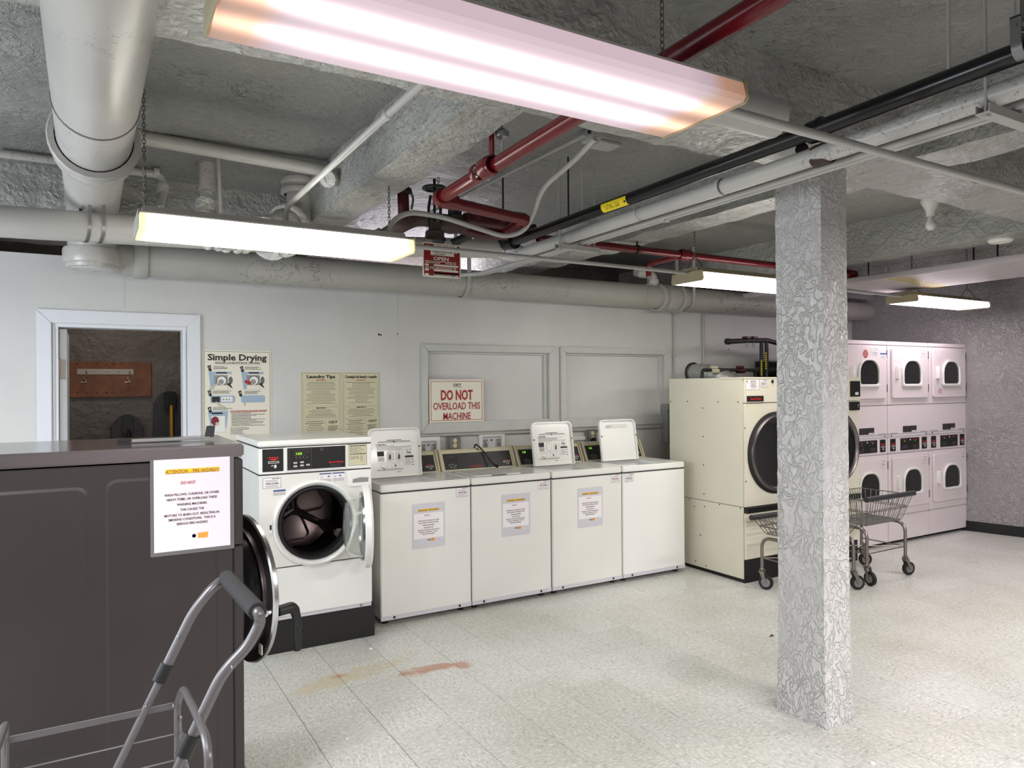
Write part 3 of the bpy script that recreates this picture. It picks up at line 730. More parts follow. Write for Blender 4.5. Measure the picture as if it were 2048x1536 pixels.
# --- valve gear cluster where the red pipe ends
t = thing('sprinkler_valve', 'rusty and dark red sprinkler valve gear behind the red pipe end', 'valve')
yv = 3.9
def V(px, py, Y=yv): return at(px, py, Y=Y)
obj('rusty_pipe', G().tube(fil([V(752, 482, 4.05), V(800, 452), V(832, 437), V(905, 444), V(930, 450)], .05), .042, 16), 'rust', t)
for px, py in ((762, 474), (790, 458)): 
    a = V(px, py, 4.0); d = (V(832, 437)-V(752, 482, 4.05)).normalized(); obj('collar', G().lathe(a-d*.02, d, [(.04, 0), (.052, .004), (.052, .036), (.04, .04)], 18), 'galv', t)
a, b = V(806, 385), V(808, 440); obj('riser', G().tube([a, b], .033, 14), 'darkred', t)
obj('riser_cap', G().lathe(a+Vector((0, 0, -.01)), (0, 0, 1), [(.034, 0), (.055, .01), (.05, .03), (.024, .05), (.02, .08), (.0001, .085)], 14), 'iron', t)
obj('flex_tube', G().tube(fil([V(817, 382), V(826, 392), V(826, 405), V(823, 418)], .03), .007, 8), 'galv', t)
wx = V(869, 377, 3.5); g = G().lathe(wx, (0, 0, 1), [(.052, -.006), (.064, -.006), (.066, .0), (.064, .006), (.052, .006), (.050, 0)], 24, closed=True)
for k in range(5):
    a_ = 2*PI*k/5; g.cyl(wx, wx+Vector((math.cos(a_), math.sin(a_), 0))*.055, .006, n=6)
g.cyl(wx-Vector((0, 0, .01)), wx+Vector((0, 0, .015)), .014, n=10); obj('handwheel', g, 'greenblack', t)
g = G().cyl(wx+Vector((0, 0, .05)), wx-Vector((0, 0, .22)), .008, n=8)
for s in (-1, 1): g.tube([wx+Vector((s*.022, 0, -.04)), wx+Vector((s*.034, 0, -.10)), wx+Vector((s*.034, 0, -.20))], .008, 6)
obj('yoke', g, 'iron', t)
obj('bonnet', G().lathe(wx-Vector((0, 0, .26)), (0, 0, 1), [(.05, 0), (.05, .03), (.035, .04), (.032, .08)], 16), 'rust', t)
obj('valve_body', G().tube([V(878, 447), V(900, 448), V(915, 449), V(935, 452)], [.045, .06, .055, .04], 16), 'rust', t)
obj('black_bonnet', G().lathe(V(910, 440), (0, 0, 1), [(.05, -.02), (.055, .02), (.042, .03), (.042, .06), (.03, .065), (.0001, .066)], 10), 'iron', t)
g = G().tube([V(928, 440), V(1042, 455)], .044, 18)
for px in (950, 1000): g.lathe(V(px, 442 if px < 970 else 450)+Vector((0, 0, .0)), (0, 0, 1), [(.035, 0), (.05, .01), (.052, .045), (.04, .06), (.0001, .065)], 14)
obj('manifold', g, 'darkred', t)
obj('lower_branch', G().tube(fil([V(920, 458), V(960, 470), V(1005, 470), V(1016, 458), V(1038, 448)], .04), .030, 14), 'darkred', t)
obj('union', G().lathe(V(1012, 462), (1, -.1, .5), [(.035, -.035), (.048, -.03), (.048, .03), (.035, .035)], 8), 'redpipe', t)
obj('black_drain', G().tube([V(955, 462), V(905, 487, 4.0)], .026, 12), 'iron', t)
obj('drain_elbow', G().tube(fil([V(1070, 455), V(1010, 462)], .03), .022, 10), 'iron', t)
obj('small_valve', G().tube([V(862, 465), V(872, 475), V(886, 484)], [.022, .036, .03], 12), 'iron', t)
chain(t, V(878, 447, 3.85), V(870, 474, 3.85), .03); chain(t, V(877, 355, 3.85), V(876, 450, 3.85), .03)
rod(t, V(1006, 400).x, yv, V(1006, 440).z, ZC, .006, 'iron')
# --- black gas pipe, white pipe and two conduits beside it, all running towards the wall
t = thing('gas_pipe', 'shiny black gas pipe with a yellow label, running overhead to the right', 'pipe')
xg, zg = 2.335, 2.485
ptube(t, 'pipe_run', [(xg-.10, .2, zg), (xg-.015, 1.9, zg), (xg+.045, 4.10, zg), (xg+.05, 4.16, zg-.00)], .031, 'blackpipe', n=22)
obj('elbow', G().tube(fil([(xg+.045, 4.06, zg), (xg+.05, 4.15, zg), (xg+.05, 4.15, zg+.16)], .04), .042, 18), 'blackpipe', t)
obj('collar', G().lathe((xg+.047, 4.04, zg), (0, 1, 0), [(.03, -.03), (.048, -.026), (.048, .02), (.03, .024)], 18), 'blackpipe', t)
cj = at(1590, 250, Z=zg); hubs(t, [((xg-.012, cj.y, zg), (0, 1, 0), .041, .07), ((xg-.012, cj.y-.02, zg), (0, 1, 0), .045, .02)], 'blackpipe')
obj('side_tap', G().cyl((xg+.03, cj.y+.10, zg-.03), (xg+.10, cj.y+.13, zg-.05), .024, n=14), 'iron', t)
gl = at(1228, 408, Z=zg); pr = Print()
for k in range(6): pr.rect(-.075, -.026+.0085*k, .20, .0085, 'yellowlabel', .0004)
pr.text('NATURAL GAS', .012, -.011, .021, 'ink', .115, .015, lift=.001); pr.poly([(.095, 0), (.108, .013), (.108, .005), (.122, .005), (.122, -.005), (.108, -.005), (.108, -.013)], 'ink', .001)
# wrapped round the side of the pipe that faces the room
pr.g.v = [(x, -(.0315-y)*math.cos(z/.031), (.0315-y)*math.sin(z/.031)) for x, y, z in pr.g.v]
mm = Matrix.Translation((xg+.010, gl.y, zg)) @ Matrix.Rotation(math.radians(-28), 4, 'Y') @ Matrix.Rotation(-PI/2, 4, 'Z')
lb = pr.build('pipe_label', t, mm); lab(lb, 'yellow NATURAL GAS label with arrow')
ch = at(2036, 80, Z=zg); g = G().lathe((xg-.09, ch.y, zg), (0, 1, 0), [(.033, 0), (.036, 0), (.036, .028), (.033, .028)], 24, closed=True)
g.box(xg-.13, ch.y, zg, xg-.126, ch.y+.028, zg+.075).box(xg-.054, ch.y, zg, xg-.05, ch.y+.028, zg+.075).cyl((xg-.135, ch.y+.014, zg+.05), (xg-.045, ch.y+.014, zg+.05), .006, n=8).box(xg-.13, ch.y, zg+.072, xg-.05, ch.y+.028, zg+.078)
lab(obj('clevis_hanger', g, 'galv', t), 'galvanised clevis hanger'); rod(t, xg-.09, ch.y+.014, zg+.07, ZC, .006, 'galv')
for px, py in ((1882, 130), (1990, 70)): p = at(px, py, Z=zg+.03); rod(t, xg-.06, p.y, zg+.02, ZC, .006)
t = thing('white_service_pipe', 'white pipe slung beside and below the black gas pipe', 'pipe')
xw, zw = 2.375, 2.405
ptube(t, 'pipe_run', [(xw-.09, .2, zw), (xw-.01, 2.0, zw), (xw+.06, 4.02, zw+.01), (xw+.07, yc, zw+.03)], .034, 'whitepipe', n=22)
obj('elbow', G().tube(fil([(xw+.05, 4.02, zw+.01), (xw+.065, yc-.02, zw+.03), (xw-.06, yc, zw+.06)], .05), .050, 18), 'lump', t)
cp = at(1572, 292, Z=zw); hubs(t, [((xw-.012, cp.y, zw), (0, 1, 0), .042, .075)], 'rust'); hubs(t, [((xw-.012, cp.y+.5, zw), (0, 1, 0), .039, .02)], 'whitepipe')
for px in (1480, 1270): p = at(px, 345 if px > 1400 else 425, Z=zw); obj('paint_seam', G().lathe((xw, p.y, zw), (0, 1, 0), [(.034, 0), (.036, .002), (.034, .004)], 22), 'cartgrey', t)
for k, dx in enumerate((.110, .146)):
    t = thing('long_conduit', ('thin white conduit next to the white pipe beside the black gas pipe', 'outermost thin white conduit of the run beside the black gas pipe')[k], 'conduit')
    ptube(t, 'pipe_run', [(xw-.09+dx, .2, zw-.012), (xw-.01+dx, 2.0, zw-.012), (xw+.05+dx, 4.3, zw-.012), (xw+.02+dx, 4.75, zw-.02), (xw-.25+dx, 5.02, zw-.02)], .0135, 'conduit', n=12)
    hubs(t, [((xw+.018+dx, at(1280, 425, Z=zw).y, zw-.012), (0, 1, 0), .017, .03)], 'conduit')
# strut channels that carry the run
for k, (px, py) in enumerate(((1940, 205), (1130, 492))):
    t = thing('strut_hanger', ('painted strut channel under the overhead pipes, near the top right', 'painted strut channel under the overhead pipes, near their far end')[k], 'hanger')
    p = at(px, py, Z=2.365); y0 = p.y
    xa, xb_ = (xw-.10, xw+.22) if k == 0 else (xw-.03, xw+.27)
    g = G().box(xa, y0-.02, 2.345, xb_, y0+.02, 2.349).box(xa, y0-.02, 2.349, xb_, y0-.017, 2.372).box(xa, y0+.017, 2.349, xb_, y0+.02, 2.372)
    obj('channel', g, 'conduit', t)
    for x in (xa+.02, xb_-.03): obj('nut', G().lathe((x, y0, 2.337), (0, 0, 1), [(.0001, 0), (.014, 0), (.014, .010), (.006, .010), (.006, .03)], 6), 'conduit', t)
    for x in (xa+.02, xb_-.03): rod(t, x, y0, 2.34, ZC, .005)
t = thing('hanger_rods', 'two thin threaded rods dropping to the black gas pipe left of its label', 'hanger')
for px, py in ((1137, 440), (1165, 425)): p = at(px, py, Z=2.5); rod(t, p.x, p.y, 2.47, ZC, .005, 'conduit' if px > 1140 else 'iron')
# --- thin conduits that feed the fixtures
t = thing('feed_conduit', 'thin white conduit dropping from the near fixture to the yellowed fixture', 'conduit')
a = (.812, 1.50, 2.40); b = (.812, 3.27, 2.40)
ptube(t, 'pipe_run', [a, b, (.797, 3.40, 2.385), (.795, 3.41, 2.262)], .0125, 'conduit', .09, n=12, k=8)
p = at(800, 212, Z=2.335); obj('seam', G().lathe((.812, 2.12, 2.40), (0, 1, 0), [(.0125, 0), (.016, .002), (.016, .03), (.0125, .032)], 12), 'conduit', t)
obj('connector', G().lathe((.795, 3.41, 2.258), (0, 0, 1), [(.018, 0), (.018, .03), (.013, .034)], 12), 'conduit', t)
t = thing('crossing_conduit', 'thin white conduit crossing the frame at upper right in front of the column top', 'conduit')
ptube(t, 'pipe_run', [(1.43, 1.40, 2.30), (5.0, 1.46, 2.30)], .0135, 'conduit', n=12)
t = thing('linking_conduit', 'thin conduit linking the yellowed fixture to the tan ended fixture', 'conduit')
ptube(t, 'pipe_run', [(1.37, 3.40, 2.262), (2.6, 3.50, 2.285), (3.56, 3.66, 2.315)], .0125, 'conduit', n=12)
hubs(t, [((2.2, 3.467, 2.277), (1, .08, 0), .016, .04)], 'conduit')
t = thing('far_linking_conduit', 'thin conduit reaching the small far fixture from behind the column', 'conduit')
ptube(t, 'pipe_run', [(4.7, 3.66, 2.31), (6.38, 3.85, 2.335)], .0125, 'conduit', n=12)
t = thing('armored_cable', 'flexible white cable looping from the ceiling box down past the valve gear', 'cable')
zz = lambda x, y, Y: at(x, y, Y=Y)
ptube(t, 'cable_run', [zz(1190, 277, 2.6), zz(1150, 320, 2.8), zz(1085, 375, 3.1), zz(1068, 425, 3.3), zz(1050, 462, 3.35), zz(1010, 474, 3.4), zz(950, 455, 3.4), zz(880, 432, 3.4), zz(815, 424, 3.4), zz(780, 445, 3.4), zz(777, 490, 3.4)], .0135, 'conduit', .25, n=10, k=6)
g = G().lathe(zz(777, 490, 3.4), (0, 0, 1), [(.026, -.02), (.026, 0), (.016, .01)], 12); obj('connector', g, 'conduit', t)
t = thing('junction_box', 'white junction box on the ceiling below the near fixture', 'junction box')
p = at(1205, 284, Z=2.80)
obj('box_body', G().box(p.x-.09, p.y-.05, 2.80, p.x+.09, p.y+.07, 2.858), 'conduit', t, bevel=.006)
obj('box_cover', G().box(p.x-.04, p.y-.04, 2.785, p.x+.10, p.y+.08, 2.80), 'conduit', t, bevel=.004)
obj('knockout', G().lathe((p.x-.096, p.y-.02, 2.83), (-1, 0, 0), [(.012, 0), (.012, .006), (.0001, .006)], 12), 'iron', t)
obj('stub_conduit', G().tube([(p.x-.09, p.y+.02, 2.83), (p.x-.10, p.y+1.9, 2.835)], .011, 8), 'conduit', t)
# --- assorted pipes at the upper left
t = thing('upper_drain_line', 'pinkish white pipe under the ceiling at upper left with a side elbow', 'pipe')
Y4 = 4.05
A0, A1 = at(255, 270, Y=Y4), at(690, 348, Y=Y4)
ptube(t, 'pipe_run', [A0, A1], .036, 'whitepipe', n=18)
hubs(t, [(at(275, 274, Y=Y4), A1-A0, .052, .06)], 'whitepipe', 'hub')
obj('elbow', G().tube(fil([at(665, 343, Y=Y4), at(694, 350, Y=Y4), at(655, 358, Y=3.86)], .05), .046, 16), 'lump', t)
obj('tail', G().tube(fil([at(660, 356, Y=3.86), at(648, 366, Y=4.3), at(705, 368, Y=4.35), at(708, 345, Y=4.35), at(708, 285, Y=4.35)], .06), .034, 14), 'whitepipe', t)
hubs(t, [(at(708, 345, Y=4.35), (0, 0, 1), .046, .05)], 'whitepipe', 'hub')
t = thing('wye_fitting', 'bulky white pipe elbow dropping from the ceiling to the cross pipe', 'pipe fitting')
obj('drop', G().tube([at(600, 325, Y=4.55), at(602, 385, Y=4.55)], [.105, .098], 26), 'whitepipe', t)
hubs(t, [(at(601, 365, Y=4.55), (0, 0, 1), .118, .05), (at(602, 385, Y=4.55), (0, 0, 1), .122, .04)], 'whitepipe', 'hub')
obj('bend', G().tube(fil([at(602, 385, Y=4.55), at(606, 425, Y=4.52), at(560, 462, Y=4.35)], .18, 8), .088, 24), 'whitepipe', t)
d = at(560, 462, Y=4.35)-at(606, 425, Y=4.52); hubs(t, [(at(578, 447, Y=4.43), d, .125, .05)], 'lump', 'hub')
obj('boot', G().tube([at(570, 455, Y=4.4), at(535, 478, Y=4.28)], [.10, .13], 22), 'lump', t)
t = thing('capped_drop_pipe', 'short white pipe drop with rough painted elbow between the ceiling and the cross pipe', 'pipe')
obj('drop', G().tube([at(413, 303, Y=4.45), at(414, 380, Y=4.45)], .045, 18), 'whitepipe', t)
obj('black_collar', G().lathe(at(412, 305, Y=4.45), (0, 0, 1), [(.05, 0), (.055, .02), (.05, .04)], 12), 'iron', t)
obj('stub', G().tube([at(413, 378, Y=4.45), at(412, 408, Y=4.40)], .032, 16), 'lump', t)
obj('elbow', G().tube(fil([at(411, 402, Y=4.4), at(409, 428, Y=4.38), at(398, 446, Y=4.32)], .06), .05, 18), 'lump', t)
obj('dark_union', G().tube([at(412, 435, Y=4.36), at(424, 452, Y=4.28)], .035, 12), 'rust', t)
t = thing('bar_hanger', 'slim white rod with a flat foot reaching down to the cross pipe', 'hanger')
obj('rod', G().tube([at(436, 308, Y=4.3), at(442, 428, Y=4.3)], .010, 8), 'conduit', t)
obj('foot', G().hexa([*(at(x, y, Y=4.28) for x, y in ((431, 450), (455, 452))), *(at(x, y, Y=4.32) for x, y in ((455, 452), (431, 450))), *(at(x, y, Y=4.29) for x, y in ((437, 425), (450, 427))), *(at(x, y, Y=4.31) for x, y in ((450, 427), (437, 425)))]), 'conduit', t)
t = thing('small_drop_line', 'thin white pipe with an elbow and drop beside the large pipe at left', 'pipe')
Y5 = 4.6
ptube(t, 'pipe_run', [at(0, 307, Y=Y5), at(120, 322, Y=Y5), at(240, 340, Y=Y5), at(324, 350, Y=Y5), at(327, 385, Y=Y5), at(316, 425, Y=4.5), at(308, 442, Y=4.45)], .022, 'whitepipe', .05)
hubs(t, [(at(326, 372, Y=Y5), (0, 0, 1), .032, .03), (at(325, 378, Y=Y5), (0, 0, 1), .030, .05), (at(313, 345, Y=Y5), (1, 0, 0), .03, .03)], 'whitepipe', 'hub')
obj('side_lug', G().tube([at(320, 415, Y=4.48), at(333, 440, Y=4.44)], [.02, .026], 8), 'lump', t)
# --- rack of ribbed conduits at the far right, with striped warning labels
t = thing('conduit_rack', 'wide rack of parallel pale conduits with slanting yellow labels at far upper right', 'conduit rack', (5.66, 0, 2.44))
nC = 12; sp = .078
cg = G().prism(rrect(-.029, -.030, .029, .022, .010, 3), 1.4, 5.28)
c0 = obj('conduit', cg, 'rackgrey', t)
pr = Print()
pr.rect(-.085, -.022, .17, .044, 'yellowlabel')
for q in range(7): pr.rect(-.078+q*.023, -.018, .012, .036, 'ink')
for k in range(nC):
    c = c0 if k == 0 else c0.copy()
    if k: COL.objects.link(c); c.parent = t
    c.location = (.03+k*sp, 0, 0)
    pp = at(1768+11.3*k, 553+2.0*k, Z=2.41)
    if k == 0: l0 = l = pr.build('warning_label', c, Matrix(((0, 0, 1, 0), (1, 0, 0, 0), (0, 1, 0, 0), (0, 0, 0, 1))))
    else: l = l0.copy(); COL.objects.link(l); l.parent = c
    l.location = (0, pp.y, -.0301)
for y in (2.35, 4.3):
    obj('trapeze', G().box(-.02, y, -.075, nC*sp+.02, y+.04, -.034), 'iron', t)
for x, y in ((.46, 2.95), (.80, 3.3), (.3, 4.32), (.9, 4.32)): obj('hanger_rod', G().cyl((x, y, .0), (x, y, ZC-2.44), .007, n=8), 'iron', t)
# --- ceiling devices
t = thing('smoke_detector', 'round white smoke detector on the beam at far upper right', 'smoke detector', tuple(at(2001, 482, Z=2.58-.035)))
obj('detector_base', G().lathe((0, 0, 0), (0, 0, 1), [(.0001, -.012), (.062, -.012), (.076, 0), (.078, .012), (.074, .014)], 30), 'inkwhite', t)
obj('vent_gap', G().lathe((0, 0, .014), (0, 0, 1), [(.070, 0), (.070, .006)], 30), 'ink', t)
obj('detector_rim', G().lathe((0, 0, .020), (0, 0, 1), [(.074, 0), (.080, .002), (.080, .018), (.0001, .02)], 30), 'inkwhite', t)
b4 = at(1861, 440, Z=2.72); t = thing('bulb_holder', 'bare white bulb in a round ceiling holder at upper right', 'bulb', (b4.x, b4.y, 2.68))
obj('holder', G().lathe((0, 0, 0), (0, 0, 1), [(.028, .06), (.030, .10), (.055, .15), (.065, .175), (.065, .18)], 20), 'bulb', t)
obj('bulb', G().lathe((0, 0, 0), (0, 0, 1), [(.0001, -.035), (.02, -.03), (.034, -.01), (.034, .012), (.022, .035), (.018, .06)], 18), 'bulb', t)
t = thing('test_valve', 'small black and red valve hanging below the conduit rack at far right', 'valve')
Yt = 4.75; q = lambda x, y: at(x, y, Y=Yt)
obj('valve_body', G().tube([q(1925, 561), q(1940, 558), q(1955, 557), q(1970, 556)], [.022, .05, .032, .03], 10), 'iron', t)
obj('valve_flange', G().lathe(q(1962, 557), (1, 0, .1), [(.0001, 0), (.055, 0), (.055, .02), (.0001, .02)], 12), 'darkred', t)
obj('lever', G().tube([q(1933, 562), q(1922, 572)], [.012, .03], 8), 'iron', t)
obj('wire_loop', G().tube(fil([q(1925, 560), q(1905, 562), q(1910, 568), q(1922, 565)], .05), .007, 6), 'iron', t)
g = G().prism(rrect(-.055, -.022, .055, .022, .018), -.002, .002); tg_ = obj('hanging_tag', g, 'inkred'); tg_.location = q(1961, 575); tag(tg_, 'small red tag hanging on the far right wall side', 'tag')
# --- rusty stubs seen over the wall, beyond
t = thing('pipe_stubs', 'row of pale pipe stubs seen above the big drain pipe, beyond the wall', 'pipe')
for k in range(7): p = at(1262+8.2*k, 560, Y=5.85); obj('stub', G().cyl((p.x, p.y, 0), (p.x, p.y, 2.56+.02*k), .018, n=10), 'whitepipe', t)
for px in (1347, 1405): p = at(px, 540, Y=5.22)
# ================================================================== SIGNS ON THE WALL
def board(name, label, cat, x0, z0, x1, z1, m_, y=WY, group=None, th=.003, r=.012):
    g = G().prism(rrect(0, 0, x1-x0, z1-z0, r, 3), -th, 0)
    o = obj(name, g, m_, smooth=0); o.location = (x0, y, z0); tag(o, label, cat, group); return o
def csc_logo(pr, u, v, h, m_='ink'):
    pr.text('CSC', u, v, h, m_, h*3.1, .03); k = u+h*1.95
    pr.rect(k-.08*h, v, .16*h, h*.6, m_)
    for a in (0, 2.1, 4.2): pr.circle(k+h*.2*math.cos(a+.5), v+h*.75+h*.15*math.sin(a+.5), h*.2, m_, 8)
# Simple Drying poster
X0, X1, Z0, Z1 = .681, 1.131, 1.18, 1.813; W_, H_ = X1-X0, Z1-Z0
b = board('drying_poster', 'tall cream Simple Drying poster right of the doorway', 'poster', X0, Z0, X1, Z1, 'cardcream')
pr = Print(); pr.frame(.008, .008, W_-.016, H_-.016, .0022, 'ink')
pr.text('Simple Drying', W_/2, H_-.068, .042, 'ink', W_*.86, .028)
pr.text('SINGLE-LOAD/STACK DRYERS', W_/2, H_-.094, .015, 'ink', W_*.66, .01)
def mini_dryer(u, v, cloth):
    pr.poly([(u-.014, v+.12), (u+.03, v+.12), (u+.018, v), (u, v)], 'inkskyblue'); pr.rect(u+.005, v+.105, .13, .016, 'inkskyblue')
    pr.rect(u+.035, v+.109, .07, .010, 'ink'); pr.rect(u+.022, v+.008, .088, .09, 'galv'); pr.circle(u+.070, v+.060, .036, 'inkgrey', 18); pr.circle(u+.070, v+.060, .029, 'inkwhite', 18); pr.circle(u+.066, v+.052, .018, 'greybox', 14)
    pr.poly([(u+.112, v+.092), (u+.148, v+.088), (u+.142, v+.01), (u+.112, v+.03)], 'inkwhite'); pr.circle(u+.128, v+.062, .014, 'inkgrey', 14, 1.9)
    pr.poly([(u+.103, v+.035), (u+.120, v+.050), (u+.142, v+.005), (u+.130, v+.012)], 'ink'); pr.rect(u+.022, v-.004, .09, .034, 'cardcream'); pr.frame(u+.022, v-.004, .09, .034, .001, 'inkgrey')
    if cloth:
        for dx, dz, rr, cc in ((.02, .052, .013, 'inkred'), (.038, .045, .014, 'inkred'), (.055, .05, .012, 'inkmaroon'), (.075, .058, .012, 'inkred'), (.086, .066, .008, 'greenblack'), (.008, .046, .010, 'clay')): pr.circle(u+dx, v+dz, rr, cc, 10)
    else: pr.poly([(u-.012, v+.008), (u+.03, v+.038), (u+.06, v+.05), (u+.03, v+.02), (u-.01, v-.004)], 'clay')
def arrow(u, v, n):
    pr.poly([(u, v), (u+.022, v+.008), (u+.026, v-.022), (u+.032, v-.024), (u+.022, v-.040), (u+.004, v-.028), (u+.010, v-.026)], 'ink'); pr.text(n, u+.014, v-.016, .013, 'inkwhite', None, .02)
mini_dryer(.050, .365, False); mini_dryer(.262, .365, True)
arrow(.028, .525, '1'); arrow(.238, .520, '2'); arrow(.028, .355, '3'); arrow(.225, .350, '4'); arrow(.028, .242, '5')
for u, v in ((.068, .520), (.272, .518), (.062, .352), (.268, .348), (.062, .240)):
    for k in range(3): pr.greek(u, v-.0075*k, .14 if u > .2 else (.095 if v > .5 else .14), .0032, 'ink', full=random.uniform(.6, 1))
for u, kind in ((.046, 0), (.246, 1)):
    pr.poly(rrect(u, .272, u+.160, .322, .014), 'inkskyblue'); pr.rect(u+.010, .278, .052, .038, 'ink' if kind == 0 else 'inkwhite'); pr.rect(u+.072, .280, .072, .034, 'inkwhite')
    for q in range(3): pr.rect(u+.082+.018*q, .292, .008, .008, 'inkgrey'); 
    if kind: pr.circle(u+.12, .292, .016, 'clay', 12, .7); pr.rect(u+.018, .25, .014, .04, 'clay')
    else: pr.poly([(u+.035, .285), (u+.05, .25), (u+.10, .245), (u+.07, .262)], 'clay')
pr.poly([(.030, .218), (.160, .218), (.150, .105), (.120, .085), (.050, .085)], 'inkskyblue'); pr.rect(.055, .196, .07, .012, 'ink'); pr.rect(.052, .07, .09, .115, 'inkwhite'); pr.frame(.052, .07, .09, .115, .001, 'inkgrey'); pr.circle(.076, .150, .026, 'inkmaroon', 14, 1.2); pr.circle(.09, .13, .012, 'clay')
pr.greek(.175, .213, .245, .005, 'inkred'); pr.greek(.175, .205, .245, .005, 'inkred', full=.97)
for k in range(11): pr.greek(.182, .196-.0085*k, .235, .0034, 'ink', full=random.choice((.55, .9, .95, .7)))
for k in range(5): pr.greek(.175, .096-.010*k, .13, .0035, 'ink', full=random.uniform(.5, 1))
csc_logo(pr, .385, .030, .012)
pr.build('printing', b, T(0, -.003, 0))
# laundry tips boards
def tips(x0, x1, title, label, bold, tw):
    z0, z1 = 1.14, 1.667; W_, H_ = x1-x0, z1-z0
    b = board('tips_sign', label, 'sign', x0, z0, x1, z1, 'cardtan', r=.008)
    global pr; pr = Print(); pr.frame(.008, .006, W_-.016, H_-.014, .0015, 'ink'); pr.text(title, W_/2, H_-.045, .022, 'ink', W_*tw, bold)
    pr.frame(.020, H_-.250, W_-.040, .190, .001, 'inkgrey'); pr.greek(W_*.38, H_-.063, W_*.24, .006, 'inkred'); 
    for k in range(15): pr.greek(.03, H_-.078-.0110*k, W_-.06, .0030, 'inkgrey' if k else 'ink', 'c', random.choice((.95, .8, .6, .9, .4)))
    pr.frame(.020, H_-.345, W_-.040, .085, .001, 'inkgrey'); pr.greek(W_*.38, H_-.267, W_*.24, .006, 'ink')
    for k in range(6): pr.greek(.03, H_-.280-.0105*k, W_-.06, .0032, 'inkgrey', 'c', random.choice((.95, .8, .6)))
    pr.frame(.020, H_-.50, W_*.55, .145, .001, 'inkgrey')
    for k in range(9): pr.greek(.028, H_-.365-.013*k, W_*.50, .0036, 'ink' if k < 3 else 'inkgrey', 'c', random.choice((.95, .8, .6)))
    csc_logo(pr, W_*.77, H_-.378, .017)
    for k in range(5): pr.greek(W_*.66, H_-.400-.008*k, W_*.28, .0034, 'ink', full=random.uniform(.6, 1))
    pr.build('printing', b, T(0, -.003, 0))
tips(1.337, 1.634, 'Laundry Tips', 'tan Laundry Tips sign above the front loading washer', .035, .70)
tips(1.641, 1.937, 'Consejos de lavado y secado', 'tan Spanish Consejos de lavado y secado sign', .03, .84)
# DO NOT OVERLOAD
b = board('warning_sign', 'cream sign with red letters saying do not overload this machine', 'sign', 2.338, 1.266, 2.822, 1.610, 'cardcream', y=WY-.0215, r=.004)
W_, H_ = .484, .344; pr = Print(); pr.frame(.012, .014, W_-.024, H_-.028, .004, 'inkred')
pr.text('DO NOT', W_/2, .180, .078, 'inkred', .285, .03); pr.text('OVERLOAD THIS', W_/2, .103, .056, 'inkred', .42, .012); pr.text('MACHINE', W_/2, .022, .055, 'inkred', .245, .014)
csc_logo(pr, W_/2-.005, .292, .018); pr.greek(W_/2-.035, .282, .08, .004, 'inkgrey'); pr.build('printing', b, T(0, -.003, 0))
# sprinkler sign
p = at(845, 484, Y=3.62); q = at(921, 558, Y=3.62); W_, H_ = q.x-p.x, p.z-q.z
b = board('sprinkler_sign', 'rusty red automatic sprinklers sign hanging from wires by the valve gear', 'sign', p.x, q.z, q.x, p.z, 'cardcream', y=3.62, r=.006)
pr = Print(); pr.rect(.006, .006, W_-.012, H_-.012, 'signred')
pr.greek(W_*.28, H_*.92, W_*.62, .006, 'inkwhite'); pr.text('AUTOMATIC SPRINKLERS', W_*.58, H_*.83, H_*.062, 'cardcream', W_*.72, .02)
pr.rect(W_*.20, H_*.64, W_*.62, H_*.155, 'cardcream'); pr.text('COMPACTOR ROOM', W_*.51, H_*.73, H_*.045, 'ink', W_*.52, .01); pr.text('CLOSET', W_*.44, H_*.655, H_*.045, 'ink', W_*.3, .01)
pr.text('OPEN', W_*.47, H_*.50, H_*.10, 'cardcream', W_*.40, .03)
for k in range(2): pr.greek(W_*.80, H_*(.80-.05*k), W_*.12, .004, 'cardcream')
for k, hh in enumerate((.45, .405, .28, .235)): pr.greek(W_*.06, H_*hh, W_*.86, .004, 'cardcream', full=.95)
for hh, a, b_ in ((.325, .05, .88), (.175, .05, .88), (.095, .05, .88), (.04, .05, .88)): pr.rect(W_*a, H_*hh, W_*.10, H_*.05, 'cardcream'); pr.rect(W_*.28, H_*hh, W_*.65, H_*.05, 'cardcream')
for k in range(3): pr.greek(W_*.3, H_*(.34-.14*k), W_*.6, .004, 'ink')
for u in (.16, .22, .30, .78): pr.rect(W_*u, .006, .004, H_*random.uniform(.3, .7), 'rust')
pr.circle(W_*.12, H_*.88, .010, 'cardcream', 10); pr.build('printing', b, T(0, -.003, 0))
g = G()
for u, py, px in ((.03, 452, 855), (.97, 446, 920)): e = at(px, py, Y=3.62); g.cyl((W_*u, -.001, H_), (e.x-p.x, 0, e.z-q.z), .0012, n=5)
obj('hanging_wire', g, 'iron', b)

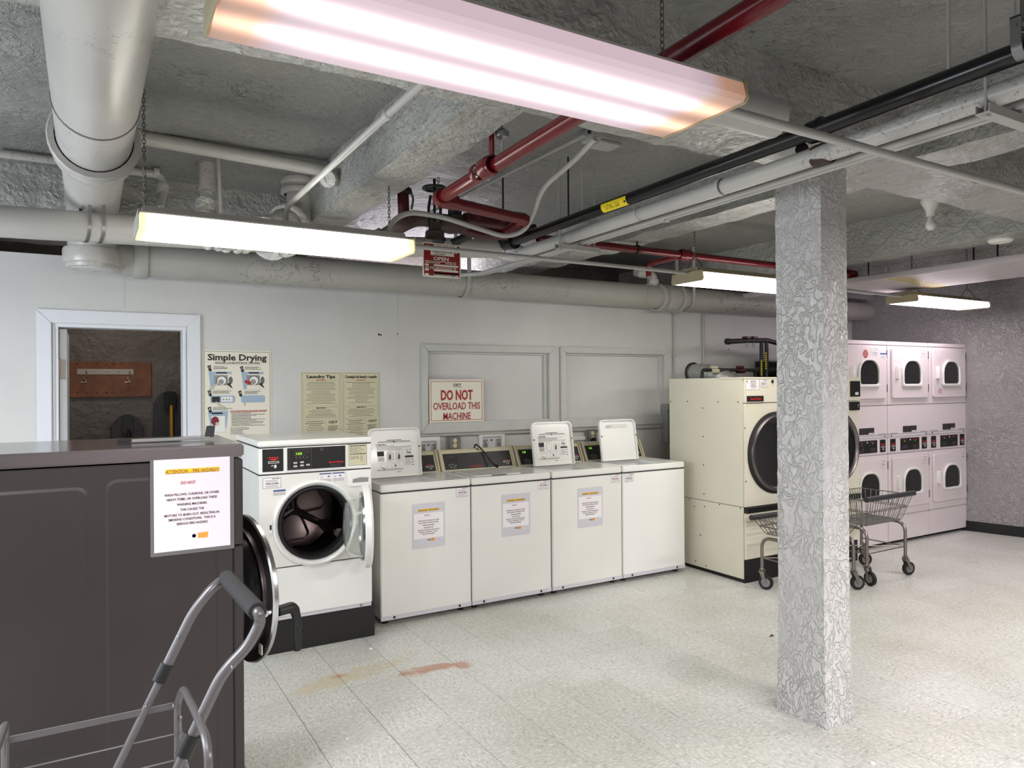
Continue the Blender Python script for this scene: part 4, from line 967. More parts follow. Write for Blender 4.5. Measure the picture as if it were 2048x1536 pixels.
# fire hazard notices (laminated paper)
_nt = []
def notice(label, mat4, grey_ends, s=1.0):
    global pr
    W_, H_ = .216, .279
    g = G().prism(rrect(-.010, -.012, W_+.012, H_+.008, .004, 2), -.0012, 0)
    o = obj('fire_notice', g, 'laminate' if not grey_ends else 'greyband', smooth=0); tag(o, label, 'notice', None)
    pr = Print()
    pr.rect(0, 0, W_, H_, 'pinkpaper' if not grey_ends else 'greyband', .0016)
    if grey_ends: pr.rect(0, H_*.19, W_, H_*.60, 'paper', .0019)
    L = .0024
    pr.rect(W_*.145, H_*.842, W_*.71, H_*.050, 'inkyellow', L); pr.text('ATTENTION  - FIRE HAZARD!!!', W_/2, H_*.850, H_*.033, 'inkmaroon', W_*.70, .012, lift=L+.0004); pr.rect(W_*.15, H_*.843, W_*.70, .0010, 'inkmaroon', L+.0003)
    pr.text('DO NOT', W_*.44, H_*.722, H_*.033, 'inkred', W_*.19, .012, lift=L+.0004)
    for k in range(6): pr.circle(W_*(.575+.016*k), H_*.725, .0011, 'inkgrey', 6)
    for txt, v, wd in (('WASH PILLOWS, CUSHIONS, OR OTHER', .600, .72), ('HEAVY ITEMS, OR OVERLOAD THESE', .548, .66), ('WASHING MACHINES.', .490, .40), ('THIS CAUSES THE', .432, .31), ('MOTORS TO BURN OUT, RESULTING IN', .376, .72), ('SMOKING CONDITIONS.  THIS IS A', .328, .62), ('SERIOUS FIRE HAZARD', .279, .41)):
        pr.text(txt, W_*.49, H_*v, H_*.026, 'ink', W_*wd, .014, lift=L+.0004)
    u, v = W_*.36, H_*.145
    for dx, dy, rr, cc in ((0, 0, .008, 'ink'), (.004, .002, .005, 'clay'), (.010, -.001, .005, 'inkmaroon'), (.015, 0, .004, 'ink'), (-.005, .004, .003, 'inkmaroon')): pr.circle(u+dx, v+dy, rr, cc, 8, .7)
    pr.poly([(u+.020, v), (u+.028, v+.007), (u+.038, v+.006), (u+.046, v+.001), (u+.036, v-.007), (u+.026, v-.006)], 'inkblue'); pr.circle(u+.033, v, .006, 'inkskyblue', 8)
    pr.poly([(u+.044, v-.008), (u+.044, v+.008), (u+.074, v+.009), (u+.072, v-.009)], 'inkorange')
    pr.build('printing', o); o.matrix_world = mat4; return o
# ================================================================== MACHINES
def tagprint(pr, u, v, w_, h_, code, redl=False):
    """small bordered asset sticker"""
    pr.rect(u, v, w_, h_, 'inkgrey'); pr.rect(u+.002, v+.002, w_-.004, h_-.004, 'paper')
    pr.greek(u+w_*.50, v+h_*.86, w_*.42, h_*.06, 'ink'); pr.greek(u+w_*.12, v+h_*.72, w_*.74, h_*.035, 'inkred' if redl else 'inkgrey'); pr.greek(u+w_*.2, v+h_*.62, w_*.6, h_*.035, 'inkred' if redl else 'inkgrey')
    pr.text(code, u+w_/2, v+h_*.36, h_*.17, 'ink', w_*.72, .015)
    pr.greek(u+w_*.12, v+h_*.22, w_*.76, h_*.03, 'inkgrey'); pr.greek(u+w_*.12, v+h_*.12, w_*.76, h_*.03, 'inkgrey')
def hand_card(pr, u, v, s, lines=True):
    """card reader panel print: red arrow line, slot, hand"""
    pr.greek(u-.030*s, v+.020*s, .060*s, .005*s, 'inkbright'); pr.poly([(u-.03*s, v+.015*s), (u+.03*s, v+.015*s), (u, v+.004*s)], 'inkbright')
    pr.rect(u-.032*s, v-.013*s, .064*s, .013*s, 'inkwhite'); pr.rect(u-.029*s, v-.010*s, .058*s, .007*s, 'ink')
    pr.circle(u+.010*s, v-.032*s, .008*s, 'inkwhite', 8, 1.4); pr.rect(u+.004*s, v-.043*s, .008*s, .012*s, 'inkwhite'); pr.poly([(u-.020*s, v-.032*s), (u-.006*s, v-.022*s), (u-.002*s, v-.028*s)], 'inkwhite')

# ---- white front loader
def front_loader():
    X0, W_, Y0, D_ = .855, .675, 4.345, .72
    t = thing('front_load_washer', 'white front loading washer with open round door on a black plinth', 'washing machine', (X0, Y0, 0))
    lab(obj('plinth', G().box(.0, .012, 0, W_+.02, D_, .195), 'plinth', t, bevel=.004), 'black painted plinth')
    g = G()
    # body with round hole in front: front plate from radial quads
    cx, cz, R = .327, .745, .250
    z0, z1 = .505, 1.045
    n = 48; out = []; 
    for k in range(n):
        a = 2*PI*k/n; dx, dz = math.cos(a), math.sin(a)
        sx = ((W_-cx) if dx > 0 else cx)/abs(dx) if abs(dx) > 1e-6 else 1e9; sz = ((z1-cz) if dz > 0 else (cz-z0))/abs(dz) if abs(dz) > 1e-6 else 1e9
        s_ = min(sx, sz); out.append((cx+dx*s_, cz+dz*s_))
    # snap corners
    for c in ((0, z0), (W_, z0), (W_, z1), (0, z1)):
        i = min(range(n), key=lambda q: (out[q][0]-c[0])**2+(out[q][1]-c[1])**2); out[i] = c
    inn = [(cx+R*math.cos(2*PI*k/n), cz+R*math.sin(2*PI*k/n)) for k in range(n)]
    g.band(out, inn, 0, .035)
    g.box(0, .035, z0, .012, D_, z1).box(W_-.012, .035, z0, W_, D_, z1).box(.012, D_-.012, z0, W_-.012, D_, z1)
    obj('body', g, 'enamel', t)
    obj('lower_panel', G().box(0, .0, .215, W_, D_, .500), 'enamel2', t, bevel=.006)
    obj('seam_backing', G().box(.004, .006, .498, W_-.004, D_-.01, .507), 'iron', t); obj('seam_backing', G().box(.004, .004, 1.043, W_-.004, D_-.01, 1.052), 'iron', t); obj('seam_backing', G().box(.002, .002, 1.203, W_-.002, D_-.01, 1.212), 'iron', t)  # dark plates added to put shade into the panel seams
    obj('base_trim', G().box(.004, .006, .195, W_-.004, D_-.02, .214), 'greyband', t)
    obj('screw', G().lathe((W_-.07, .004, .206), (0, -1, 0), [(.008, 0), (.006, .004), (.0001, .005)], 10), 'hook', t)
    obj('control_housing', G().box(0, 0, 1.050, W_, D_, 1.205), 'enamel2', t, bevel=.004)
    lab(obj('top_lid', G().box(-.006, -.008, 1.210, W_+.006, D_, 1.245), 'enamel2', t, bevel=.008), 'glossy white top')
    # front ring, gasket, drum
    obj('front_ring', G().lathe((cx, .0, cz), (0, -1, 0), [(R+.004, -.03), (R+.004, .010), (R-.008, .016), (R-.018, .008), (R-.03, -.01), (R-.035, -.045)], 56), 'enamel2', t)
    lab(obj('gasket', G().lathe((cx, .0, cz), (0, -1, 0), [(R-.028, -.02), (R-.034, .002), (R-.045, .004), (R-.056, -.008), (R-.060, -.03), (R-.060, -.075)], 56), 'rubber', t), 'black rubber gasket')
    dr = lab(obj('drum', G().lathe((cx, .06, cz), (0, 1, 0), [(.188, 0), (.255, .02), (.255, .46), (.20, .50), (.0001, .51)], 56), 'drum', t), 'stainless drum interior')
    # embossed lobes on the back of the drum, three baffles
    for k in range(3):
        g = G(); a = PI/2+2*PI*k/3
        ca, sa = math.cos(a), math.sin(a)
        b0, b1 = Vector((cx+ca*.24, .12, cz+sa*.24)), Vector((cx+ca*.24, .54, cz+sa*.24)); tn = Vector((-sa, 0, ca)); nr = Vector((-ca, 0, -sa))
        g.hexa([b0-tn*.045, b0+tn*.045, b1+tn*.045, b1-tn*.045, b0-tn*.012+nr*.06+Vector((0, .03, 0)), b0+tn*.012+nr*.06+Vector((0, .03, 0)), b1+tn*.012+nr*.06, b1-tn*.012+nr*.06])
        obj('baffle', g, 'drum', dr, bevel=.01)
    for k in range(3):
        a = PI/2+PI/3+2*PI*k/3; c = Vector((cx+math.cos(a)*.115, .555, cz+math.sin(a)*.115)); g = G(); u = Vector((math.cos(a), 0, math.sin(a))); v = Vector((-math.sin(a), 0, math.cos(a)))
        pts = [c+u*.085*q[0]+v*.10*q[1] for q in ((-1, -.35), (-.6, -.6), (.6, -1), (1, -.8), (1, .8), (.6, 1), (-.6, .6), (-1, .35))]
        g.tube(fil(pts+[pts[0]], .03, 4), .008, 8); obj('drum_rib', g, 'steel', dr)
    obj('spider_arm', G().tube([(cx, .545, cz), (cx, .55, cz+.20)], .022, 8).tube([(cx, .545, cz), (cx+.17, .55, cz-.10)], .022, 8).tube([(cx, .545, cz), (cx-.17, .55, cz-.10)], .022, 8), 'steel', dr)
    g = G().prism(rrect(.052, cz-.035, .072, cz+.035, .004, 2), -.012, 0); s_ = obj('door_strike', g, 'enamel2', t)
    obj('strike_slot', G().box(.056, -.0135, cz-.014, .067, -.0115, cz+.014), 'ink', s_)
    # detergent drawer
    d_ = obj('dispenser_drawer', G().prism(rrect(.530, .945, .668, 1.040, .012), -.010, .005), 'enamel2', t, bevel=.002)
    g = G().prism([(.550, .968), (.650, .968), (.652, .995), (.60, .999), (.552, .990)], -.0112, -.0095); lab(obj('drawer_pull', g, 'greybox', d_, smooth=0), 'grey recessed pull')
    # control panel
    cp = obj('card_reader_panel', G().box(.020, -.004, 1.067, .138, 0, 1.198), 'blackpanel', t, bevel=.001)
    pr = Print(); hand_card(pr, .082, 1.127, .95); pr.build('printing', cp, T(0, -.004, 0))
    mp = obj('control_panel', G().box(.160, -.006, 1.068, .508, 0, 1.198), 'blackpanel', t, bevel=.001)
    obj('panel_frame', G().band([(.152, 1.060), (.516, 1.060), (.516, 1.204), (.152, 1.204)], [(.160, 1.068), (.508, 1.068), (.508, 1.198), (.160, 1.198)], -.0045, 0), 'enamel', t)
    pr = Print(); pr.frame(.170, 1.074, .132, .116, .0015, 'inkgrey'); pr.frame(.203, 1.151, .062, .027, .0012, 'inkgrey'); pr.text('160', .228, 1.157, .014, 'lcd', .034, .01)
    for k in range(4): pr.circle(.212+.021*k, 1.143, .0016, 'inkwhite', 6); pr.greek(.206+.021*k, 1.134, .013, .002, 'inkgrey')
    for u, v in ((.206, 1.110), (.245, 1.112), (.206, 1.090), (.245, 1.093), (.280, 1.095)): pr.poly(rrect(u-.013, v-.006, u+.013, v+.006, .005, 2), 'inkgrey'); pr.poly(rrect(u-.010, v-.0045, u+.010, v+.0045, .004, 2), 'inkwhite'); pr.rect(u-.003, v-.002, .006, .004, 'ink')
    pr.circle(.362, 1.184, .009, 'inkgrey', 14); pr.circle(.362, 1.184, .006, 'ink', 10); pr.circle(.362, 1.184, .003, 'inkwhite', 8); pr.circle(.281, 1.172, .004, 'inkgrey', 8)
    pr.text('Speed Queen', .450, 1.098, .011, 'inkbright', .090, .02); pr.text('Commercial Washer', .450, 1.086, .006, 'inkgrey', .075); pr.greek(.418, 1.078, .055, .003, 'inkgrey')
    pr.build('printing', mp, T(0, -.006, 0))
    pr = Print(); pr.rect(.530, 1.072, .116, .132, 'inkgrey'); pr.rect(.532, 1.074, .112, .128, 'cardtan'); pr.greek(.538, 1.190, .10, .005, 'ink'); pr.greek(.538, 1.140, .10, .005, 'ink')
    for k in range(6): pr.greek(.538, 1.182-.006*k, .09, .002, 'inkgrey', full=random.uniform(.6, 1))
    for k in range(4): pr.greek(.540, 1.128-.006*k, .055, .002, 'inkgrey'); pr.frame(.605, 1.096+.010*k, .014, .009, .0008, 'ink')
    lab(pr.build('instruction_sticker', t), 'tan instruction sticker'); pr = Print(); tagprint(pr, .021, .970, .104, .062, '793-CHN'); lab(pr.build('asset_sticker', t), 'white bordered 793-CHN sticker'); pr = Print()
    pr.rect(.080, .948, .070, .010, 'inkblue'); 
    for k in range(3): pr.greek(.080, .940-.006*k, .070, .0022, 'inkgrey')
    lab(pr.build('sticker', t), 'blue headed sticker')
    for u in (.350, .430):
        pr = Print()
        pr.rect(u, .982, .074, .052, 'paper'); pr.rect(u, 1.030, .074, .007, 'inkblue'); pr.rect(u+(.05 if u < .4 else .04), 1.013, .012, .008, 'inkblue'); pr.rect(u+.008, 1.013, .014, .003, 'ink')
        for k in range(4): pr.greek(u+.004, .986+.005*k, .066, .0018, 'inkgrey')
        lab(pr.build('sticker', t), 'small blue headed sticker')
    # open door, hinged at the right of the opening
    hx = cx+R+.02; th = math.radians(76); dd = Vector((-math.cos(th), -math.sin(th), 0)); nn = Vector((-math.sin(th), math.cos(th), 0))  # nn: towards the inside of the door
    c = Vector((hx, -.02, cz))+dd*.245
    Rd = .240
    d_ = obj('door', G().lathe(c, nn, [(.15, .0), (Rd-.05, .008), (Rd-.01, .012), (Rd, .002), (Rd, -.022), (Rd-.012, -.034), (.0001, -.040)], 56), 'enamel2', t)
    lab(obj('door_glass', G().lathe(c, nn, [(.178, .010), (.172, .05), (.160, .085), (.140, .105), (.08, .118), (.0001, .120), (.0001, .114), (.08, .112), (.136, .100), (.154, .082), (.166, .05), (.172, .008)], 48), 'glass', d_), 'clear glass bowl')
    obj('door_ring', G().lathe(c, nn, [(.176, .006), (.178, .018), (.196, .020), (.20, .008)], 48), 'chrome', d_)
    obj('hinge', G().box(hx-.012, -.035, cz-.06, hx+.014, .0, cz+.06), 'enamel2', d_, bevel=.004)
    return t
FLW = front_loader()

# ---- top loading washers
def top_loader(x0, lid_open, code, cord=False, dirty='cream', idx=0):
    W_, D_ = .655, .68; Y0 = 4.485
    labs = ('top loading washer beside the front loader, its raised lid printed with instructions', 'top loading washer with closed lid and a black cord hanging over its panel',
            'top loading washer, third of the row, lid raised with printed instructions', 'top loading washer at the right end of the row, plain raised lid, no notice')
    t = thing('top_load_washer', labs[idx], 'washing machine', (x0, Y0, 0), group=None)
    em = 'enamel' if idx < 3 else 'enamel2'
    obj('front_panel', G().box(0, 0, .035, W_, .016, .862), em, t, bevel=.006)
    obj('cabinet', G().box(.002, .0165, .045, W_-.002, D_-.02, .862), em, t)
    obj('seam_backing', G().box(.004, .004, .858, W_-.004, D_-.03, .867), 'iron', t)  # dark plate that paints the shade of the gap under the deck
    obj('base_strip', G().box(.004, .012, .030, W_-.004, .03, .070).box(.0, -.0012, .036, W_, .0, .064), 'greyband', t)
    for s in (.09, W_-.09): obj('screw', G().lathe((s, -.002, .050), (0, -1, 0), [(.009, 0), (.007, .003), (.0001, .004)], 10), 'iron', t)
    for sx in (.05, W_-.05):
        for sy in (.07, D_-.08): obj('foot', G().lathe((sx, sy, 0), (0, 0, 1), [(.0001, 0), (.022, 0), (.022, .012), (.010, .016), (.010, .05)], 12), 'rubber', t)
    # deck with an opening
    lx0, lx1, ly0, ly1 = .052, .418, .055, .335
    g = G().band([(0, -.002), (W_, -.002), (W_, .50), (0, .50)], [(lx0, ly0), (lx1, ly0), (lx1, ly1), (lx0, ly1)], .866, .915)
    g.v = [(x, z, y) for x, y, z in g.v]; obj('deck', g, em, t, bevel=.007)
    obj('deck_back', G().box(0, .501, .866, W_, D_-.02, .905), em, t)
    obj('tub', G().lathe(((lx0+lx1)/2, (ly0+ly1)/2, .45), (0, 0, 1), [(.0001, 0), (.13, 0), (.155, .05), (.155, .38), (.13, .40)], 32), 'greybox', t)
    obj('tub_cover', G().box(lx0-.005, ly0-.005, .855, lx1+.005, ly0+.05, .864).box(lx0-.005, ly1-.05, .855, lx1+.005, ly1+.005, .864), 'greybox', t)
    # control console: slanted face
    ya, yb, zt = .490, .560, 1.064
    sec = [(ya, .905), (yb, zt-.012), (yb+.012, zt), (D_-.04, zt), (D_-.01, .96), (D_-.01, .905)]
    def cons(xa, xb, dy=0, dz=0, sc=sec):
        n = len(sc); g = G(); g.add([(xa, y+dy, z+dz) for y, z in sc]+[(xb, y+dy, z+dz) for y, z in sc], [tuple(range(n)), tuple(range(2*n-1, n-1, -1))]+[(i, (i+1) % n, (i+1) % n+n, i+n) for i in range(n)]); return g
    obj('console', cons(.018, W_-.018), 'beige', t, bevel=.004)
    s2 = [(ya-.012, .906), (yb-.012, zt-.006), (yb+.002, zt+.008), (D_-.045, zt+.008), (D_-.045, .906)]
    for xa in (.003, W_-.017): obj('console_cheek', cons(xa, xa+.014, sc=s2), 'beige', t, bevel=.003)
    tilt = math.atan2(yb-ya, zt-.012-.905)
    pm = Matrix.Translation((0, ya, .905)) @ Matrix.Rotation(-tilt, 4, 'X')
    Lp = math.hypot(yb-ya, zt-.012-.905)
    g = G().box(.034, -.004, .018, W_-.034, 0, Lp-.016); g.xf(pm); pn = obj('control_panel', g, 'charcoal', t, bevel=.001)
    pr = Print(); pr.rect(.040, .024, .125, Lp-.046, 'ink')
    pr.frame(.042, .026, .121, Lp-.050, .0012, 'inkgrey')
    if idx != 1: pr.text('1.25' if idx else '1.00', .085, Lp-.048, .014, 'lcd', .03, .01)
    else: pr.greek(.055, Lp-.045, .07, .003, 'inkgrey')
    for u, v in ((.075, .055), (.100, .058), (.125, .050), (.085, .036), (.112, .036)): pr.poly(rrect(u-.010, v-.006, u+.010, v+.006, .005, 2), 'inkgrey')
    pr.text('Speed Queen', .300, .030, .010, 'inkbright', .115, .02); pr.text('Commercial Washer', .42, .031, .006, 'inkgrey', .09)
    pr.greek(.26, Lp-.036, .24, .0025, 'inkgrey')
    pr.greek(W_-.105, .066, .050, .003, 'inkbright'); pr.rect(W_-.112, .048, .062, .012, 'inkwhite'); pr.rect(W_-.109, .0505, .056, .007, 'ink'); pr.circle(W_-.07, .036, .005, 'inkwhite', 8); pr.circle(W_-.085, .036, .003, 'inkwhite', 6)
    pr.build('printing', pn, pm @ T(0, -.004, 0))
    obj('panel_lock', G().lathe((W_*.52, yb+.004, zt-.004), (0, -1, .4), [(.007, 0), (.007, .005), (.0001, .005)], 10), 'iron', t)
    # lid
    lw = lx1-lx0+.02; lh = .345; hy, hz = ly1+.012, .922
    if lid_open:
        a = math.radians(9); lm_ = Matrix.Translation((lx0-.01, hy-.03, hz)) @ Matrix.Rotation(-a, 4, 'X')
        g = G().prism(rrect(0, 0, lw, lh, .012, 5, .042), .004, .012); g.xf(lm_); ld = obj('lid', g, 'enamel2' if idx == 3 else 'enamel', t, bevel=.003)
        g = G().band(rrect(0, 0, lw, lh, .012, 5, .042), rrect(.010, .006, lw-.010, lh-.010, .010, 5, .034), -.016, .004); g.xf(lm_); obj('lid_rim', g, 'enamel2' if idx == 3 else 'enamel', ld, bevel=.003)
        for u in (.012, lw-.012):
            g = G().lathe((u, -.017, lh*.60), (0, -1, 0), [(.006, 0), (.005, .004), (.0001, .005)], 8); g.xf(lm_); obj('lid_bumper', g, 'ink', ld)
        pr = Print()
        if idx == 3:
            for k in range(3):
                pr.rect(lw*(.20+.20*k), lh*.80, lw*.185, lh*.075, 'inkgrey'); pr.rect(lw*(.20+.20*k)+.001, lh*.80+.001, lw*.185-.002, lh*.075-.002, 'inkwhite')
                for q in range(4): pr.greek(lw*(.205+.20*k), lh*.806+.0055*q, lw*.17, .002, 'inkgrey', full=random.uniform(.6, 1))
        else:
            c = lw*.50
            pr.greek(c-.07, lh*.745, .14, .005, 'ink', 'c', .8); pr.greek(c-.12, lh*.715, .24, .005, 'ink'); pr.circle(c, lh*.718, .006, 'ink', 8)
            pr.rect(c-.135, lh*.690, .28, .001, 'inkgrey'); pr.poly([(c-.135, lh*.655), (c-.125, lh*.655), (c-.130, lh*.675)], 'ink'); pr.greek(c-.120, lh*.657, .06, .006, 'ink')
            for q in range(5): pr.greek(c-.13, lh*(.635-.022*q), .26, .0028, 'inkgrey', full=random.choice((1, .7, .9, .5)))
            pr.rect(c-.130, lh*.435, .050, .034, 'ink')
            for q in range(6): pr.greek(c-.125, lh*.415-.0055*q, .045, .003, 'inkgrey')
            for u in (-.060, .008): pr.poly(rrect(c+u, lh*.33, c+u+.048, lh*.52, .016, 3), 'inkgrey'); pr.poly(rrect(c+u+.0015, lh*.33+.0015, c+u+.0465, lh*.52-.0015, .015, 3), 'inkwhite'); pr.poly([(c+u+.012, lh*.36), (c+u+.03, lh*.36), (c+u+.032, lh*.44), (c+u+.022, lh*.49), (c+u+.014, lh*.43)], 'inkgrey'); pr.poly([(c+u+.018, lh*.38), (c+u+.026, lh*.38), (c+u+.024, lh*.45)], 'ink')
            pr.rect(c+.064, lh*.20, .001, lh*.36, 'inkgrey'); pr.circle(c+.105, lh*.49, .022, 'inkgrey', 16); pr.circle(c+.105, lh*.49, .020, 'inkwhite', 16); pr.rect(c+.092, lh*.475, .026, .010, 'inkgrey'); pr.poly([(c+.088, lh*.52), (c+.091, lh*.525), (c+.122, lh*.455), (c+.119, lh*.45)], 'inkgrey')
            pr.rect(c+.074, lh*.385, .066, .013, 'ink')
            for q in range(5): pr.greek(c+.074, lh*.355-.010*q, .045, .0028, 'inkgrey'); pr.circle(c+.132, lh*.345-.020*(q % 3), .005, 'inkgrey', 8)
            pr.rect(c-.135, lh*.305, .195, .001, 'inkgrey'); pr.frame(c-.11, lh*.20, .05, .028, .001, 'inkred'); pr.frame(c-.03, lh*.20, .06, .028, .001, 'inkgrey'); pr.circle(c+.0, lh*.235, .008, 'inkgrey', 8)
            pr.greek(c-.135, lh*.165, .19, .0028, 'inkgrey'); pr.greek(c-.135, lh*.145, .19, .0028, 'inkgrey'); pr.greek(c+.01, lh*.10, .03, .0035, 'ink')
            pr.poly([(c-.11, lh*.215), (c-.10, lh*.215), (c-.07, lh*.165), (c-.08, lh*.165)], 'inkgrey')
        pr.build('lid_printing', ld, lm_ @ T(0, .004, 0))
    else:
        g = G().prism(rrect(lx0-.01, ly0-.02, lx1+.01, ly1+.04, .02, 4), .9165, .925); g.v = [(x, z, y) for x, y, z in g.v]
        ld = obj('lid', g, 'enamel', t, bevel=.003)
        obj('lid_grip', G().box(.18, ly0-.020, .917, .30, ly0-.010, .9245), 'greybox', ld)
    pr = Print()
    if idx == 3: tagprint(pr, .018, .790, .092, .064, '064-KDL')
    else: tagprint(pr, W_-.112, .795, .092, .064, code, True)
    lab(pr.build('sticker', t), 'small bordered sticker')
    return t
xs = (1.638, 2.302, 2.970, 3.634)
TLW = [top_loader(xs[0], True, '794-CHN', idx=0), top_loader(xs[1], False, '795-CHN', idx=1), top_loader(xs[2], True, '796-CHN', idx=2), top_loader(xs[3], True, '', idx=3)]
cb = fil([(2.66, 5.16, 1.00), (2.645, 5.09, 1.098), (2.655, 5.05, 1.085), (2.69, 5.01, 1.03), (2.715, 4.965, .97), (2.735, 4.93, .935)], .03)
c = obj('power_cord', G().tube(cb, .006, 8).tube([(2.735, 4.932, .938), (2.75, 4.91, .930)], [.010, .013], 10), 'rubber'); tag(c, 'black power cord dangling over the panel of the closed washer', 'cord')
notice('fire hazard notice on the first top loading washer, beside the front loader', T(1.868, 4.4845, .487), True)
notice('fire hazard notice on the top loading washer with the closed lid', T(2.548, 4.4845, .494), True)
notice('fire hazard notice with curled corner on the third top loading washer', T(3.208, 4.4845, .488, ), True)

# ---- large cream dryers
def big_dryer(x0, idx):
    W_, D_, H_ = .712, .84, 1.606; Y0 = 3.962
    t = thing('tumble_dryer', ('large cream tumble dryer with dark round door, left of the column', 'large cream tumble dryer mostly hidden behind the column')[idx], 'dryer', (x0, Y0, 0))
    obj('side_panel', G().box(0, .018, .594, W_, D_, H_), 'cream', t, bevel=.002)
    obj('lower_side_panel', G().box(0, .018, .03, W_, D_, .590), 'cream', t, bevel=.002)
    obj('base', G().box(.01, .03, 0, W_-.01, D_-.02, .03), 'plinth', t)
    obj('top_panel', G().box(-.003, .0, H_-.008, W_+.002, D_*.3, H_+.004), 'cream', t)
    obj('header_panel', G().box(.006, .0, 1.408, W_-.006, .017, H_-.010), 'cream', t, bevel=.003)
    cx, cz, R = .362, 1.005, .328
    obj('seam_backing', G().box(.01, .0145, .19, W_-.01, .0175, H_-.02), 'iron', t)  # dark sheet behind the panels, painting shade into their gaps
    obj('door_panel', G().box(.006, .0 if idx == 0 else -.012, .594, W_-.004, .017, 1.403), 'cream', t, bevel=.003)
    y = 0 if idx == 0 else -.012
    d_ = obj('door', G().lathe((cx, y, cz), (0, -1, 0), [(R, 0), (R, .012), (R-.012, .022), (R-.02, .024)], 64), 'rubber', t)
    lab(obj('door_ring', G().lathe((cx, y, cz), (0, -1, 0), [(R-.018, .020), (R-.022, .034), (R-.035, .038), (R-.055, .026), (R-.06, .015)], 64), 'steel', d_), 'satin steel ring')
    lab(obj('door_glass', G().lathe((cx, y, cz), (0, -1, 0), [(R-.058, .018), (R-.10, .006), (.0001, .002)], 64), 'smoke', d_), 'dark glass')
    obj('handle', G().tube([(cx+R-.03, y-.045, cz-.03), (cx+R-.03, y-.06, cz), (cx+R-.03, y-.045, cz+.03)], .012, 8), 'rubber', d_)
    obj('lint_drawer', G().box(.006, .0, .184, W_-.006, .017, .545), 'cream', t, bevel=.004)
    lab(obj('drawer_grip', G().box(.012, -.022, .548, W_+.006, .016, .590).box(.012, -.030, .582, W_+.006, -.018, .590), 'black', t, bevel=.003), 'black grip strip')
    obj('kick_plate', G().box(.006, .010, .0, W_-.006, .030, .180), 'plinth', t)
    if idx == 0:
        g = G()
        for px, py in ((1341, 803), (1375, 803), (1436, 804), (1476, 804), (1405, 816), (1406, 873), (1407, 930), (1408, 988), (1379, 999), (1389, 1013), (1409, 1013), (1439, 1009), (1481, 1017), (1401, 1070), (1391, 1122), (1382, 1133), (1412, 1132), (1442, 1150), (1484, 1162)):
            p = at(px, py, X=x0); g.lathe((0, p.y-Y0, p.z), (-1, 0, 0), [(.006, 0), (.005, .002), (.0001, .003)], 8)
        for px, py in ((1490, 856), (1492, 963)): p = at(px, py, Y=Y0); g.lathe((p.x-x0, 0, p.z), (0, -1, 0), [(.006, 0), (.005, .002), (.0001, .003)], 8)
        obj('screws', g, 'iron', t)
        hb = obj('badge', G().box(.030, -.008, 1.418, .215, 0, 1.462), 'black', t, bevel=.001)
        pr = Print(); pr.text('Speed Queen', .122, 1.432, .017, 'inkbright', .12, .02); pr.build('printing', hb, T(0, -.008, 0))
        pr = Print(); pr.rect(.020, 1.510, .150, .082, 'inkgrey'); pr.rect(.022, 1.512, .146, .078, 'paper'); pr.circle(.036, 1.575, .007, 'inkred', 10); pr.greek(.028, 1.558, .020, .003, 'inkred')
        for k in range(2): pr.greek(.075, 1.578-.008*k, .06, .004, 'ink', 'c')
        for k in range(6): pr.greek(.055, 1.561-.0075*k, .10, .003, 'inkgrey' if k < 3 else 'inkred', 'c', random.uniform(.5, 1))
        lab(pr.build('sticker', t), 'larger paper sticker'); pr = Print(); tagprint(pr, .180, 1.530, .088, .062, '103-KDT'); lab(pr.build('sticker', t), 'smaller bordered sticker')
        obj('lock', G().lathe((.325, -.001, 1.575), (0, -1, 0), [(.014, 0), (.012, .006), (.0001, .007)], 14), 'iron', t)
    else:
        cb_ = obj('coin_box', G().box(.53, -.03, 1.405, W_-.008, .0, H_+.0), 'cream', t, bevel=.004)
        obj('display', G().box(.56, -.034, 1.44, W_-.012, -.03, 1.575), 'black', cb_, bevel=.002)
        obj('card_reader', G().box(.57, -.034, 1.322, W_-.02, -.012, 1.395), 'black', cb_, bevel=.002)
        pr = Print(); pr.rect(W_-.085, 1.455, .045, .024, 'inkwhite'); pr.greek(W_-.082, 1.470, .03, .003, 'inkred'); pr.circle(W_-.045, 1.365, .006, 'inkwhite', 8); pr.rect(W_-.06, 1.345, .03, .005, 'inkgrey'); pr.build('printing', cb_, T(0, -.034, 0))
    return t
BD = [big_dryer(4.42, 0), big_dryer(5.135, 1)]

